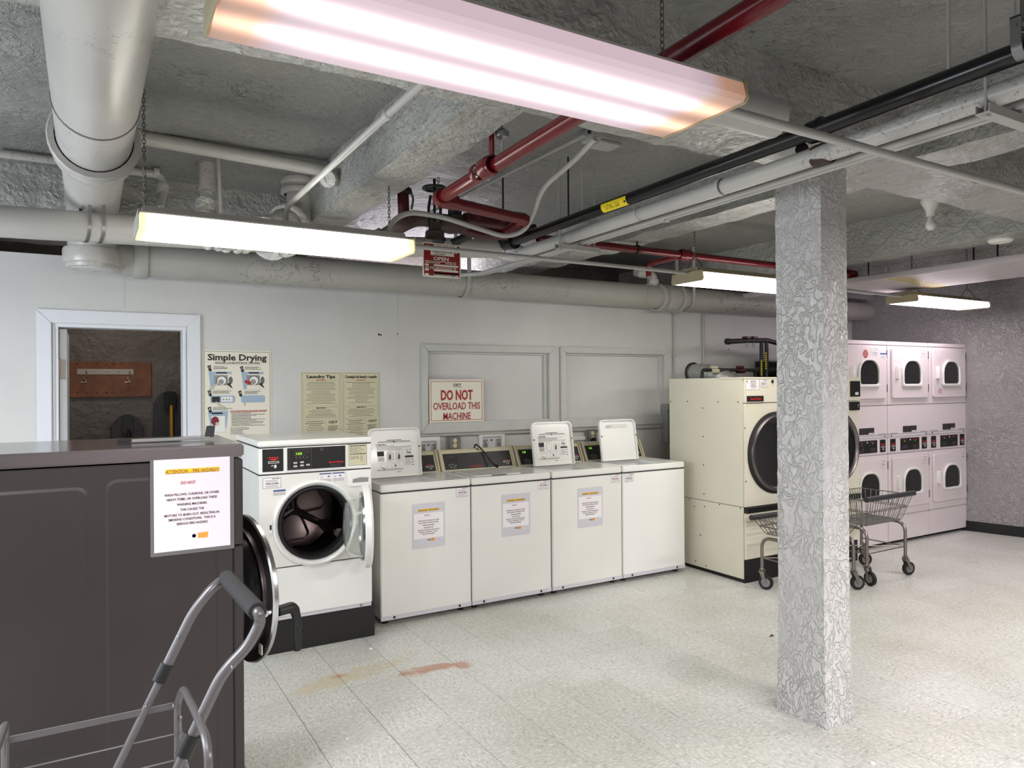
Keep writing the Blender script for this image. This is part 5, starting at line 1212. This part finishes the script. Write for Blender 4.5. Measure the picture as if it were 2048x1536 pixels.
# ---- stacked dryers
def stack_dryer(x0, idx):
    W_, D_, H_ = .680, .72, 1.955; Y0 = 4.17
    t = thing('stacked_dryer', ('stacked double dryer partly hidden by the column and cart, leftmost of three', 'stacked double dryer, middle one of the three at right', 'stacked double dryer at the right end against the rough wall')[idx], 'dryer', (x0, Y0, 0))
    em = 'pinkwhite'
    obj('seam_backing', G().box(.003, .0135, .04, W_-.003, .0175, H_-.006), 'iron', t)  # dark sheet added so the gaps between front panels look shaded
    
    obj('cabinet', G().box(.002, .018, .03, W_-.002, D_, H_-.002), em, t)
    obj('top_strip', G().box(0, 0, 1.918, W_, .017, H_), em, t, bevel=.003)
    obj('door_surround', G().box(0, 0, 1.345, W_, .017, 1.914), em, t, bevel=.004)
    obj('middle_panel', G().box(0, 0, 1.062, W_, .017, 1.341), em, t, bevel=.004)
    obj('ledge', G().box(0, -.004, 1.040, W_, .017, 1.060), 'greyband', t)
    obj('control_strip', G().box(0, 0, .878, W_, .017, 1.038), em, t, bevel=.004)
    obj('door_surround', G().box(0, 0, .278, W_, .017, .874), em, t, bevel=.004)
    obj('lower_panel', G().box(0, 0, .035, W_, .017, .274), em, t, bevel=.006)
    obj('base', G().box(.02, .05, 0, W_-.02, D_-.02, .034), 'plinth', t)
    for s in (.05, W_-.05): obj('screw', G().lathe((s, -.005, 1.050), (0, -1, 0), [(.008, 0), (.006, .003), (.0001, .004)], 8), 'iron', t)
    for zz_ in (1.408, .350):
        dz0, dz1 = zz_, zz_+.486
        d_ = obj('door', G().prism(rrect(.052, dz0, W_-.030, dz1, .022, 4), -.020, -.002), em, t, bevel=.005)
        cx, cz = W_*.5+.025, dz0+.238
        def arch(w2, h0, h1):
            r = w2*.80; pts = rrect(cx-w2, cz-h0, cx+w2, cz+h1, .030, 5, r); return pts
        obj('window_frame', G().band(arch(.165, .125, .145), arch(.142, .100, .122), -.038, -.020), 'inkwhite', d_, bevel=.005)
        lab(obj('window_glass', G().prism(arch(.141, .099, .121), -.024, -.021), 'smoke', d_, smooth=0), 'dark rounded window')
        h = obj('handle', G().prism(rrect(.100, cz-.050, .122, cz+.075, .004, 2), -.052, -.020).prism(rrect(.122, cz-.050, .150, cz+.075, .004, 2), -.030, -.020), 'inkwhite', d_, bevel=.002)
        for hz in (dz0+.06, dz1-.10): obj('hinge', G().box(W_-.030, -.018, hz, W_-.018, -.002, hz+.075), 'iron', d_)
    # control windows
    for u0, u1 in ((.035, .120), (.20, .515), (.560, .645)):
        p_ = obj('control_panel' if u1-u0 > .2 else 'card_reader_panel', G().box(u0, -.004, .900, u1, 0, 1.018), 'black', t, bevel=.001)
        pr = Print()
        if u1-u0 < .2: hand_card(pr, (u0+u1)/2, .955, .9)
        else:
            for c in (u0+.07, u1-.07):
                pr.frame(c-.055, .908, .110, .100, .0012, 'inkgrey'); pr.text('0' if idx < 2 else '4', c-.005, .983, .011, 'lcd' if idx < 2 or c < .3 else 'inkbright', None, .01)
                for a in (-.026, 0, .026):
                    for b_ in (.925, .942): pr.circle(c+a, b_, .007, 'inkgrey', 8)
                pr.greek(c-.04, .998, .07, .003, 'inkbright')
            pr.circle((u0+u1)/2, 1.000, .008, 'inkwhite', 10)
        pr.build('printing', p_, T(0, -.004, 0))
    v = obj('vent_label', G().box(.245, -.003, 1.075, .470, 0, 1.135), 'black', t)
    pr = Print()
    for k in range(5): pr.greek(.250, 1.083+.010*k, .10, .003, 'inkgrey'); pr.greek(.365, 1.083+.010*k, .10, .003, 'inkgrey')
    pr.rect(.385, 1.077, .080, .012, 'inkwhite'); pr.greek(.03, 1.070, .12, .004, 'ink'); pr.greek(W_-.15, 1.070, .12, .004, 'ink')
    if idx == 0: pr.rect(.03, 1.067, .12, .01, em)
    pr.build('printing', v, T(0, -.003, 0))
    pr = Print()
    for k, zz_ in enumerate((1.408, .350)):
        tagprint(pr, (W_-.155) if not (idx == 0 and k == 0) else W_-.26, zz_+.405, .092, .066, (('82-CHN', '73-CHN'), ('80-CHN', '71-CHN'), ('79-CHN', '70-CHN'))[idx][k], k == 1); lab(pr.build('sticker', t, T(0, -.0195, 0)), 'bordered white sticker'); pr = Print()
    if idx == 0:
        pr.circle(.32, 1.828, .040, 'inkred', 20, .95)
        for k in range(5): pr.greek(.288, 1.806+.011*k, .064, .003, 'inkwhite', 'c')
        lab(pr.build('sticker', t, T(0, -.0195, 0)), 'oval red sticker'); pr = Print()
        pr.rect(W_-.135, 1.780, .105, .060, 'paper'); pr.rect(W_-.135, 1.826, .105, .014, 'inkblue')
        for k in range(4): pr.greek(W_-.130, 1.785+.009*k, .09, .003, 'inkgrey')
    if idx == 2:
        for k in range(6): pr.greek(.13, 1.440+.011*k, .08, .004, 'inkred', 'c', (.3, .8, 1, 1, .8, .3)[k])
    if pr.g.v: lab(pr.build('sticker', t, T(0, -.0195, 0)), 'red printed sticker' if idx == 2 else 'blue headed sticker')
    return t
SD = [stack_dryer(x, i) for i, x in enumerate((5.925, 6.612, 7.300))]

# ---- dark stainless washer at the left, seen from its side
def grey_washer():
    X1_, Y0, Y1, H_ = .487, 2.76, 3.36, 1.353; X0_ = -.50
    t = thing('dark_steel_washer', 'dark steel front loading washer at left, nearest machine, seen from its side', 'washing machine', (0, Y0, 0))
    D_ = Y1-Y0
    obj('base', G().box(X0_+.03, .03, 0, X1_-.05, D_-.03, .06), 'plinth', t)
    g = G().box(X0_, 0, .05, X1_-.035, D_, 1.300); sp_ = obj('side_panel', g, 'greysteel', t, bevel=.004)
    # pressed panels on the side, joints
    for u0, u1, z1_ in ((-.46, .005, 1.235), (.052, X1_-.085, 1.252)):
        o1 = rrect(u0, .12, u1, z1_, .035, 5); o2 = rrect(u0+.010, .13, u1-.010, z1_-.010, .028, 5)
        g = G().band(o1, o2, -.0035, .001)
        obj('pressed_panel', G().prism(o2, -.0030, .001), 'greysteel', sp_)
        gg = G(); n = len(o1); gg.add([(x, 0, z) for x, z in o1]+[(x, -.003, z) for x, z in o2], [(i, (i+1) % n, (i+1) % n+n, i+n) for i in range(n)]); obj('panel_edge', gg, 'greysteel', sp_, smooth=60)
    obj('corner_post', G().box(X1_-.033, -.002, .05, X1_, D_, .985).box(X1_-.033, -.002, .990, X1_, D_, 1.300), 'greysteel', t, bevel=.004)
    lab(obj('top', G().box(X0_-.01, -.006, 1.306, X1_+.004, D_, H_), 'greytop', t, bevel=.006), 'glossy steel top')
    obj('front_panel', G().box(X1_, .03, .06, X1_+.004, D_-.03, .40), 'greysteel', t)
    obj('front_opening', G().lathe((X1_+.003, .30, .75), (1, 0, 0), [(.24, 0), (.27, .006), (.27, .0)], 40), 'rubber', t)
    # door slightly ajar, hinged at its far side
    hy = D_-.01; s_, c_ = .20, -.98; R = .292
    hp = Vector((X1_+.002, hy, .752)); du = Vector((s_, c_, 0)).normalized(); c = hp+du*(R+.0); nn = Vector((c_, -s_, 0)).normalized()  # inner side, faces the camera
    d_ = obj('door', G().lathe(c, nn, [(.0001, -.012), (R*.6, -.02), (R*.94, -.020), (R, -.010), (R, .004), (R-.006, .010)], 64), 'chrome', t)
    obj('door_back', G().lathe(c, nn, [(R-.007, .008), (R-.045, .014), (.235, .016)], 64), 'greysteel', d_)
    lab(obj('door_glass', G().lathe(c, nn, [(.232, .012), (.215, .055), (.19, .085), (.10, .10), (.0001, .102)], 48), 'smoke', d_), 'dark glass bowl')
    obj('glass_ring', G().lathe(c, nn, [(.245, .012), (.245, .030), (.232, .034), (.222, .030)], 56), 'steel', d_)
    sp0 = c+du*.248-Vector((0, 0, .035))
    g = G().tube([sp0+nn*.04-du*.06, sp0+nn*.04, sp0+nn*.03+du*.015], [.012, .014, .010], 12).box(0, 0, 0, .001, .001, .001)
    obj('latch_shaft', G().tube([sp0+nn*.035-du*.05, sp0+nn*.035+du*.03], .013, 12).tube([sp0-nn*.03+du*.02, sp0+nn*.045+du*.02], .010, 10), 'chrome', d_)
    a = sp0-nn*.045+du*.03
    g = G().tube(fil([a+nn*.03, a-nn*.03-Vector((0, 0, -.004)), a-nn*.045-Vector((0, 0, .05)), a-nn*.040-Vector((0, 0, .10)), a-nn*.045-Vector((0, 0, .165))], .02), [.020, .021, .022, .021, .020, .020, .019, .017, .017, .017, .016, .018, .018, .017, .016, .016, .017, .017, .017, .013][:20], 12)
    lab(obj('handle', g, 'black', d_), 'black lever handle')
    q = c+du*.20-Vector((0, 0, .19)); g = G().prism(rrect(-.014, -.02, .014, .02, .005), -.004, 0); g.v = [tuple(q+nn*.02+du*x+Vector((0, 0, z))-nn*y) for x, y, z in g.v]; obj('door_sticker', g, 'cream', d_)
    pr = Print()
    return t
GW = grey_washer()
notice('large laminated fire hazard notice on the side of the dark steel washer', Matrix.Translation((.197, 2.7555, .993)) @ Matrix.Diagonal((1.135, 1, 1.135, 1)), False)
# flat squeegee like bar lying on top
t = thing('flat_bar', 'grey metal bar with black plastic end lying on the dark steel washer', 'bar', tuple(at(232, 886, Z=1.356)))
e = at(425, 878, Z=1.356); o_ = Vector(t.location); dd = (e-o_); 
L_ = dd.length; t.rotation_euler = (0, 0, math.atan2(dd.y, dd.x))
obj('bar', G().box(.045, -.012, .0, L_-.01, .012, .011), 'greybox', t, bevel=.002)
obj('end_block', G().box(0, -.017, 0, .050, .017, .016), 'black', t, bevel=.004)
obj('upright_block', G().hexa([(L_-.028, -.008, .008), (L_+.004, -.008, .008), (L_+.004, .012, .008), (L_-.028, .012, .008), (L_-.020, -.004, .052), (L_+.010, -.004, .052), (L_+.010, .014, .052), (L_-.020, .014, .052)]), 'tapecap', t, bevel=.002)
# ================================================================== CARTS
def hand_cart():
    """folding wire shopping cart at the lower left, its handle pulled up"""
    Zh = 1.05
    a, b = at(455, 1158, Z=Zh), at(514, 1222, Z=Zh)
    t = thing('wire_shopping_cart', 'folding wire shopping cart with foam grip, lower left before the dark steel washer', 'cart', (0, 0, 0))
    Yf, Yn = a.y, b.y
    f = lambda x, y: at(x, y, Y=Yf); n_ = lambda x, y: at(x, y, Y=Yn)
    r = .0125
    far = [a, f(425, 1175), f(387, 1222), f(327, 1345)]; near = [b, n_(521, 1244), n_(498, 1290), n_(445, 1345), n_(376, 1490)]
    hb = G().tube(fil([near[-1], near[3], near[2], near[1], b+(b-a)*.05, a-(b-a)*.05, far[1], far[2], far[3]], .05, 6), r, 14)
    obj('handle_tube', hb, 'cartgrey', t)
    lab(obj('grip', G().tube([a-(b-a)*.04, b+(b-a)*.02], .0205, 16), 'foam', t), 'black foam grip')
    low_f = far[-1]+(far[-1]-far[-2]).normalized()*.75; low_n = near[-1]+(near[-1]-near[-2]).normalized()*.75
    for p, q in ((far[-1], low_f), (near[-1], low_n)):
        obj('lower_tube', G().tube([p, q], .0095, 12), 'cartgrey', t); obj('clamp', G().tube([p-(q-p)*.03, p+(q-p)*.03], .0175, 14), 'black', t)
    # wheels and axle so that it stands
    for q, s in ((low_f, 1), (low_n, -1)):
        c = Vector((q.x, q.y+s*.05, .09)); obj('wheel', G().lathe(c, (0, 1, 0), [(.02, -.012), (.07, -.008), (.088, -.012), (.09, 0), (.088, .012), (.07, .008), (.02, .012)], 24), 'rubber', t)
        obj('strut', G().tube([q, c], .008, 8), 'cartgrey', t)
    # basket
    xr_ = f(358, 1408).x; xl = f(14, 1466).x; zt = f(358, 1390).z
    hoops = []
    for x, nm in ((xr_, 'end_frame'), (xl, 'end_frame')):
        top = Vector((x, Yf, zt+.03)) if nm else None
        qx = lambda px, py: at(px, py, X=xr_+.003)+Vector((x-xr_, 0, 0))
        pts = [Vector((x-.004, Yf, .12)), Vector((x-.004, Yf, zt-.02)), qx(366, 1376), qx(388, 1418), qx(411, 1472), qx(417, 1510), qx(417, 1600), Vector((x+.003, qx(417, 1600).y, .12))]
        obj(nm, G().tube(fil(pts, .03, 5), .0085, 10), 'cartgrey', t)
    g = G()
    zr_ = [f(358, 1408).z, f(355, 1466).z, f(352, 1519).z]
    lab(obj('rail_band', G().box(xl, Yf-.004, zr_[0]-.008, xr_, Yf-.001, zr_[0]+.006), 'cartgrey', t), 'flat rail band')
    g.cyl((xl, Yf-.003, zr_[0]+.007), (xr_, Yf-.003, zr_[0]+.007), .0016, n=6)
    for z in zr_[1:]+[zr_[2]-.10, zr_[2]-.2, zr_[2]-.3]: g.cyl((xl, Yf-.003, z), (xr_, Yf-.003, z), .002, n=6)
    for z in (zr_[2]-.12, zr_[2]-.24): g.cyl((xl, Yn-.045, z), (xr_, Yn-.045, z), .002, n=6)
    for z in (zr_[1], zr_[2]-.02): g.cyl((xr_, Yf, z), (xr_+.004, Yn-.03, z-.02), .002, n=6)
    for k in range(7): y = Yf-.015-k*.036; g.cyl((xr_, y, .14), (xr_, y, zt-.02-k*.020), .0016, n=6); g.cyl((xl, y, .14), (xl, y, zt-.02-k*.020), .0016, n=6)
    g.cyl((xr_+.002, Yf, zr_[0]-.03), (xr_+.004, Yn+.02, zr_[2]-.12), .002, n=6)
    for k in range(9): x = xl+(xr_-xl)*k/8; g.cyl((x, Yf, .14), (x, Yn-.045, .14), .002, n=6)
    obj('basket_wires', g, 'cartgrey', t)
    g = G()
    for p in (f(345, 1408), f(290, 1408), f(360, 1432), n_(461, 1390-60), f(355, 1270)): g.lathe(p-Vector((0, .010, 0)), (0, -1, 0), [(.004, 0), (.003, .003), (.0001, .004)], 8)
    obj('rivets', g, 'chrome', t)
    return t
hand_cart()

def caster(parent, x, y, ang, zl):
    c = obj('caster', G().lathe((0, 0, zl-.03), (0, 0, 1), [(.010, -.01), (.019, 0), (.021, .012), (.012, .02), (.010, .045)], 16), 'wire', parent); c.location = (x, y, 0); c.rotation_euler = (0, 0, ang)
    g = G().box(-.020, -.024, zl-.036, .020, .024, zl-.032)
    for s in (-1, 1):
        q = [(-.018, s*.020, zl-.034), (.018, s*.020, zl-.034), (.040, s*.020, .052), (.022, s*.020, .048)]
        g.hexa([(a, b-.0015, c_) for a, b, c_ in q]+[(a, b+.0015, c_) for a, b, c_ in q])
    obj('fork', g, 'wire', c)
    obj('wheel', G().lathe((.030, 0, .055), (0, 1, 0), [(.010, -.014), (.030, -.010), (.042, -.013), (.053, -.012), (.055, 0), (.053, .012), (.042, .013), (.030, .010), (.010, .014)], 28), 'rubber', c)
    obj('hub', G().lathe((.030, 0, .055), (0, 1, 0), [(.0001, -.018), (.013, -.017), (.014, -.0145), (.026, -.0125), (.034, -.0135), (.034, .0135), (.026, .0125), (.014, .0145), (.013, .017), (.0001, .018)], 20), 'galv', c)
    return c
def laundry_cart(label, W_, D_, angs, group=None, loc=(0, 0, 0), rz=0, zs=.43, zt=.655, far_handle=False):
    """chrome wire laundry cart; local x across the handle, y away"""
    t = thing('laundry_cart', label, 'cart', loc, rz)
    zl = .17
    # bent tube legs: one tube per side makes two legs
    for nm, x in (('leg_frame', .0), ('leg_frame', W_)):
        obj(nm, G().tube(fil([(x, 0, zl-.01), (x, 0, zs), (x, D_, zs-.01), (x, D_, zl-.01)], .085, 8), .0125, 14), 'wire', t, smooth=60)
    g = G().cyl((-.02, 0, .235), (W_+.02, 0, .235), .005, n=8).cyl((0, 0, .235), (0, D_, .235), .005, n=8).cyl((W_, 0, .235), (W_, D_, .235), .005, n=8).cyl((0, D_, .235), (W_, 0, .235), .004, n=8).cyl((0, 0, .238), (W_, D_, .238), .004, n=8)
    g.lathe((W_/2, D_/2, .24), (0, 1, 0), [(.010, -.004), (.018, -.004), (.018, .004), (.010, .004)], 12, closed=True)
    obj('brace', g, 'wire', t)
    for (x, y), an in zip(((0, 0), (W_, 0), (0, D_), (W_, D_)), angs): caster(t, x, y, an, zl)
    # basket
    g = G(); fl = .04; nx = 17; ny = 9
    b0 = [(.02, .02), (W_-.02, .02), (W_-.02, D_-.02), (.02, D_-.02)]; t0 = [(-fl, -fl), (W_+fl, -fl), (W_+fl, D_+fl), (-fl, D_+fl)]
    def ringz(f, r): 
        z = zs+.02+(zt-zs-.02)*f; c = [(a[0]+(b[0]-a[0])*f, a[1]+(b[1]-a[1])*f, z) for a, b in zip(b0, t0)]; g.tube(fil(c+[c[0]], .02, 3), r, 6)
    ringz(0, .004); ringz(.5, .003); ringz(.56, .003); ringz(1, .004)
    for k in range(4):
        a0, a1, c0_, c1_ = b0[k], b0[(k+1) % 4], t0[k], t0[(k+1) % 4]; n = nx if k % 2 == 0 else ny
        for i in range(n+1):
            u = i/n; p = (a0[0]+(a1[0]-a0[0])*u, a0[1]+(a1[1]-a0[1])*u, zs+.02); q = (c0_[0]+(c1_[0]-c0_[0])*u, c0_[1]+(c1_[1]-c0_[1])*u, zt); g.cyl(p, q, .0028, n=5)
    obj('basket', g, 'wire', t, smooth=60)
    g = G(); st = .036; i = 0; y = .03; zf = zs+.018
    while y < D_-.02:
        pts = []; x = .02; k = 0
        while x < W_-.015: pts.append((x, y+(.011 if (k+i) % 2 else -.011), zf)); x += st*.5; k += 1
        if len(pts) > 2: g.tube(pts, .0022, 4)
        y += .022; i += 1
    lab(obj('mesh_floor', g, 'galv', t), 'expanded metal floor of the basket')
    hy = D_+fl if far_handle else -fl
    lab(obj('handle_bar', G().tube([(-fl-.03, hy, zt+.01), (W_+fl+.02, hy, zt+.01)], .021, 12), 'tapecap', t), 'black handle bar')
    return t
q1, q2 = at(1737, 1170, Z=0), at(1815, 1150, Z=0)
W_ = (q2-q1).length
laundry_cart('wire laundry cart right of the column, before the stacked dryers', W_-.02, .38, (-1.8, -.25, -.3, -.5), loc=(q1.x, q1.y+.01, 0), rz=math.atan2((q2-q1).y, (q2-q1).x)*.6)
q1, q2 = at(1527, 1172, Z=0), at(1704, 1178, Z=0)
laundry_cart('wire laundry cart mostly behind the column, before the cream dryers', .56, .38, (-1.7, -.4, -1.2, -.4), loc=(4.42, 3.42, 0), rz=0, zs=.40, zt=.53, far_handle=True)

# ================================================================== THINGS ON THE WALL BEHIND THE WASHERS
t = thing('wall_conduit', 'thin painted conduit running under the two boarded windows', 'conduit')
ptube(t, 'pipe_run', [(2.20, WY-.016, 1.166), (4.80, WY-.016, 1.150)], .011, 'conduit', n=10)
for k, (px, lb_) in enumerate(((1346, 'thin vertical conduit on the wall just right of the second boarded window'), (1405, 'thin vertical conduit on the wall above the foil duct'))):
    x = at(px, 690, Y=WY).x; t = thing('vertical_conduit', lb_, 'conduit'); ptube(t, 'pipe_run', [(x, WY-.012, 1.1 if k == 0 else 1.45), (x, WY-.012, 2.26)], .010 if k == 0 else .013, 'conduit', n=10); hubs(t, [((x, WY-.012, 1.84), (0, 0, 1), .015, .03)], 'conduit')
for k, (x0, z0, x1, z1, lb_) in enumerate(((2.490, 1.050, 2.600, 1.150, 'grey outlet box with cream duplex socket between the valve boxes'), (3.857, 1.045, 3.965, 1.160, 'grey outlet box with a black plug, between the raised lids'))):
    t = thing('outlet_box', lb_, 'outlet', (x0, WY, z0)); w_, h_ = x1-x0, z1-z0
    obj('box', G().box(0, -.050, 0, w_, 0, h_), 'greybox', t, bevel=.004); obj('cover', G().box(.004, -.054, .003, w_-.004, -.050, h_-.003), 'galv', t, bevel=.002)
    for q in (.30, .70): obj('socket', G().lathe((w_/2, -.054, h_*q), (0, -1, 0), [(.018, 0), (.018, .003), (.0001, .003)], 16), 'outlet', t)
    if k: obj('plug', G().box(w_/2-.02, -.095, .005, w_/2+.02, -.055, .042), 'black', t, bevel=.006)
for k, (x0, x1, z1, lb_) in enumerate(((2.240, 2.432, 1.156, 'white washer valve box half hidden by the first raised lid'), (2.782, 3.028, 1.170, 'white washer valve box above the washer with the closed lid'), (3.70, 3.93, 1.10, 'white washer valve box low between the raised lids'))):
    z0 = z1-.15; t = thing('valve_box', lb_, 'valve box', (x0, WY, z0)); w_, h_ = x1-x0, .15
    obj('frame', G().band([(0, 0), (w_, 0), (w_, h_), (0, h_)], [(.035, .022), (w_-.035, .022), (w_-.035, h_-.035), (.035, h_-.035)], -.022, 0), 'inkwhite', t, bevel=.004)
    obj('recess', G().box(.035, -.004, .02, w_-.035, -.0005, h_-.034), 'greyband', t)
    for q in (.26, .74): obj('valve', G().lathe((w_*q, -.018, .03), (0, 0, 1), [(.0001, 0), (.012, 0), (.012, .03), (.007, .032), (.007, .05), (.013, .052), (.013, .064), (.0001, .066)], 12), 'chrome', t); 
    obj('drain_hole', G().lathe((w_*.5, -.006, .085), (0, -1, 0), [(.008, 0), (.0001, .001)], 10), 'ink', t)
t = thing('switch_box', 'grey metal electrical box on the wall beside the large cream dryer', 'electrical box', (4.775, WY, 1.0))
obj('box', G().box(0, -.09, 0, .17, 0, .375), 'greybox', t, bevel=.004)
for z in (.06, .30): obj('screw', G().lathe((.02, -.09, z), (0, -1, 0), [(.007, 0), (.0001, .004)], 8), 'iron', t)
# foil ducts behind the cream dryers
t = thing('exhaust_duct', 'crinkled foil exhaust duct from the wall down behind the cream dryer', 'duct')
p = at(1385, 742, Y=WY); pts = fil([(p.x, WY, p.z-.02), (p.x+.02, 5.10, p.z-.02), (p.x+.12, 4.92, p.z-.10), (p.x+.16, 4.88, 1.35)], .10, 8)
rs = [.088+.003*math.sin(i*2.1) for i in range(len(pts))]; obj('duct', G().tube(pts, rs, 22), 'ducts', t); obj('wall_collar', G().lathe((p.x, WY-.02, p.z-.02), (0, 1, 0), [(.10, 0), (.105, .004), (.105, .018), (.088, .018)], 24), 'iron', t)
t = thing('second_exhaust_duct', 'grey exhaust duct glimpsed left of the column, above the cream dryer', 'duct')
p = at(1545, 735, Y=5.1); obj('duct', G().tube([(p.x-.03, WY, p.z-.02), (p.x+.3, 4.95, p.z-.03)], .09, 20), 'iron', t)
# gas piping above the dryer
t = thing('gas_branch', 'black gas piping with small valves above the large cream dryer', 'pipe')
Yg = 4.95; q = lambda x, y: at(x, y, Y=Yg)
obj('branch', G().tube(fil([q(1404, 760), q(1405, 740), q(1450, 740), q(1509, 740), q(1512, 758)], .03), .016, 12), 'iron', t)
for px in (1428, 1480): obj('valve', G().box(0, 0, 0, .001, .001, .001).tube([q(px-6, 735), q(px+6, 735)], .016, 8).tube([q(px-6, 742), q(px+8, 742)], .024, 8), 'darkred' if px > 1450 else 'cardtan', t)
obj('riser', G().tube([q(1523, 760), q(1523, 682)], .019, 12), 'iron', t); obj('riser', G().tube([q(1533, 760), q(1533, 682)], .019, 12), 'iron', t)
obj('header', G().tube(fil([q(1457, 683), q(1500, 681), q(1535, 681), q(1560, 688), q(1600, 690)], .02), .024, 12), 'iron', t)
obj('header_end', G().lathe(q(1456, 683), (1, 0, 0), [(.0001, -.02), (.030, -.02), (.030, .02), (.02, .03)], 12), 'iron', t)
for px in (1493, 1507): obj('valve_handle', G().box(q(px-4, 673).x, Yg-.03, q(px, 677).z, q(px+4, 673).x, Yg+.03, q(px, 673).z), 'darkred', t); obj('gauge_cock', G().tube([q(px, 684), q(px, 694)], .014, 8), 'galv', t)
g = G()
for px, y0, y1 in ((1523, 720, 752), (1532, 705, 740)):
    for k in range(8): yy = y0+(y1-y0)*k/8; g.hexa([at(px-1.5, yy+2.5, Y=Yg-.021), at(px+1.5, yy+2.5, Y=Yg-.021), at(px+1.5, yy+2.5, Y=Yg-.018), at(px-1.5, yy+2.5, Y=Yg-.018), at(px-1.5, yy, Y=Yg-.021), at(px+1.5, yy, Y=Yg-.021), at(px+1.5, yy, Y=Yg-.018), at(px-1.5, yy, Y=Yg-.018)])
lab(obj('yellow_tag', g, 'yellowlabel', t), 'yellow warning lettering')
# ================================================================== BACK ROOM THROUGH THE DOORWAY
Yb = 6.7
p, q_ = at(100, 723, Y=Yb-.02), at(303, 793, Y=Yb-.02)
t = thing('hook_board', 'stained wooden board with metal hook rail on the back room wall', 'hook board', (p.x, Yb, q_.z))
w_, h_ = q_.x-p.x, p.z-q_.z
obj('board', G().box(0, -.02, 0, w_, 0, h_), 'wood', t, bevel=.002)
X_ = lambda px: at(px, 750, Y=Yb-.02).x-p.x; Z_ = lambda py: at(210, py, Y=Yb-.02).z-q_.z
g = G().box(X_(154), -.026, Z_(749), X_(267), -.021, Z_(738)); rl = obj('hook_rail', g, 'hook', t, bevel=.001)
for px in (167, 254):
    x = X_(px); g = G().tube(fil([(x+.02, -.03, Z_(742)), (x+.02, -.03, Z_(752)), (x-.0, -.05, Z_(756)), (x+.025, -.06, Z_(764)), (x-.02, -.06, Z_(765))], .012), .005, 8); obj('hook', g, 'hook', t)
for px in (190, 212, 235): x = X_(px); obj('hook', G().tube([(x-.012, -.028, Z_(742)), (x+.012, -.030, Z_(742)), (x+.012, -.034, Z_(745))], .003, 6), 'hook', t)
g = G()
for px in (154, 173, 193, 213, 228, 243): 
    for py in (728, 785): g.lathe((X_(px), -.021, Z_(py)), (0, -1, 0), [(.006, 0), (.0001, .002)], 6)
obj('nail_holes', g, 'ink', t)
def mop(label, px0, px1, py, handle):
    a, b = at(px0, py, Y=Yb-.12), at(px1, py, Y=Yb-.12); w_ = b.x-a.x; t = thing('mop_head', label, 'mop', (a.x, Yb-.10, 0))
    g = G(); n = 16
    for k in range(n):
        u = (k+.5)/n; hz = a.z-.02-.05*abs(u-.5)**2*4
        g.tube([(w_*(.15+.7*u), .0, hz), (w_*u, -.03, hz-.05), (w_*(u*1.04-.02), -.035, hz-.35), (w_*(u*1.1-.05), -.03, .75)], [.014, .017, .018, .02], 7)
    obj('strands', g, 'mop', t); g = G().prism(rrect(w_*.3, a.z-.16, w_*.7, a.z-.02, .015), -.075, -.03); obj('clamp', g, 'black', t, bevel=.004)
    obj('pole', G().cyl((w_*.5+.01, -.07, .05), (w_*.5+.01, -.07, a.z-.13), .013, n=10), 'yellowpole' if handle else 'iron', t)
mop('small dark string mop hanging in the back room, below the hook board', 224, 284, 826, False)
mop('taller dark string mop with yellow pole at the right side of the doorway', 309, 368, 779, True)
g = G().box(-.9, 6.15, .0, 1.2, 6.42, 1.09); o = obj('ledge', g, 'darkrough', bevel=.01)
tag(o, 'rough ledge along the back room wall below the hook board', 'ledge')
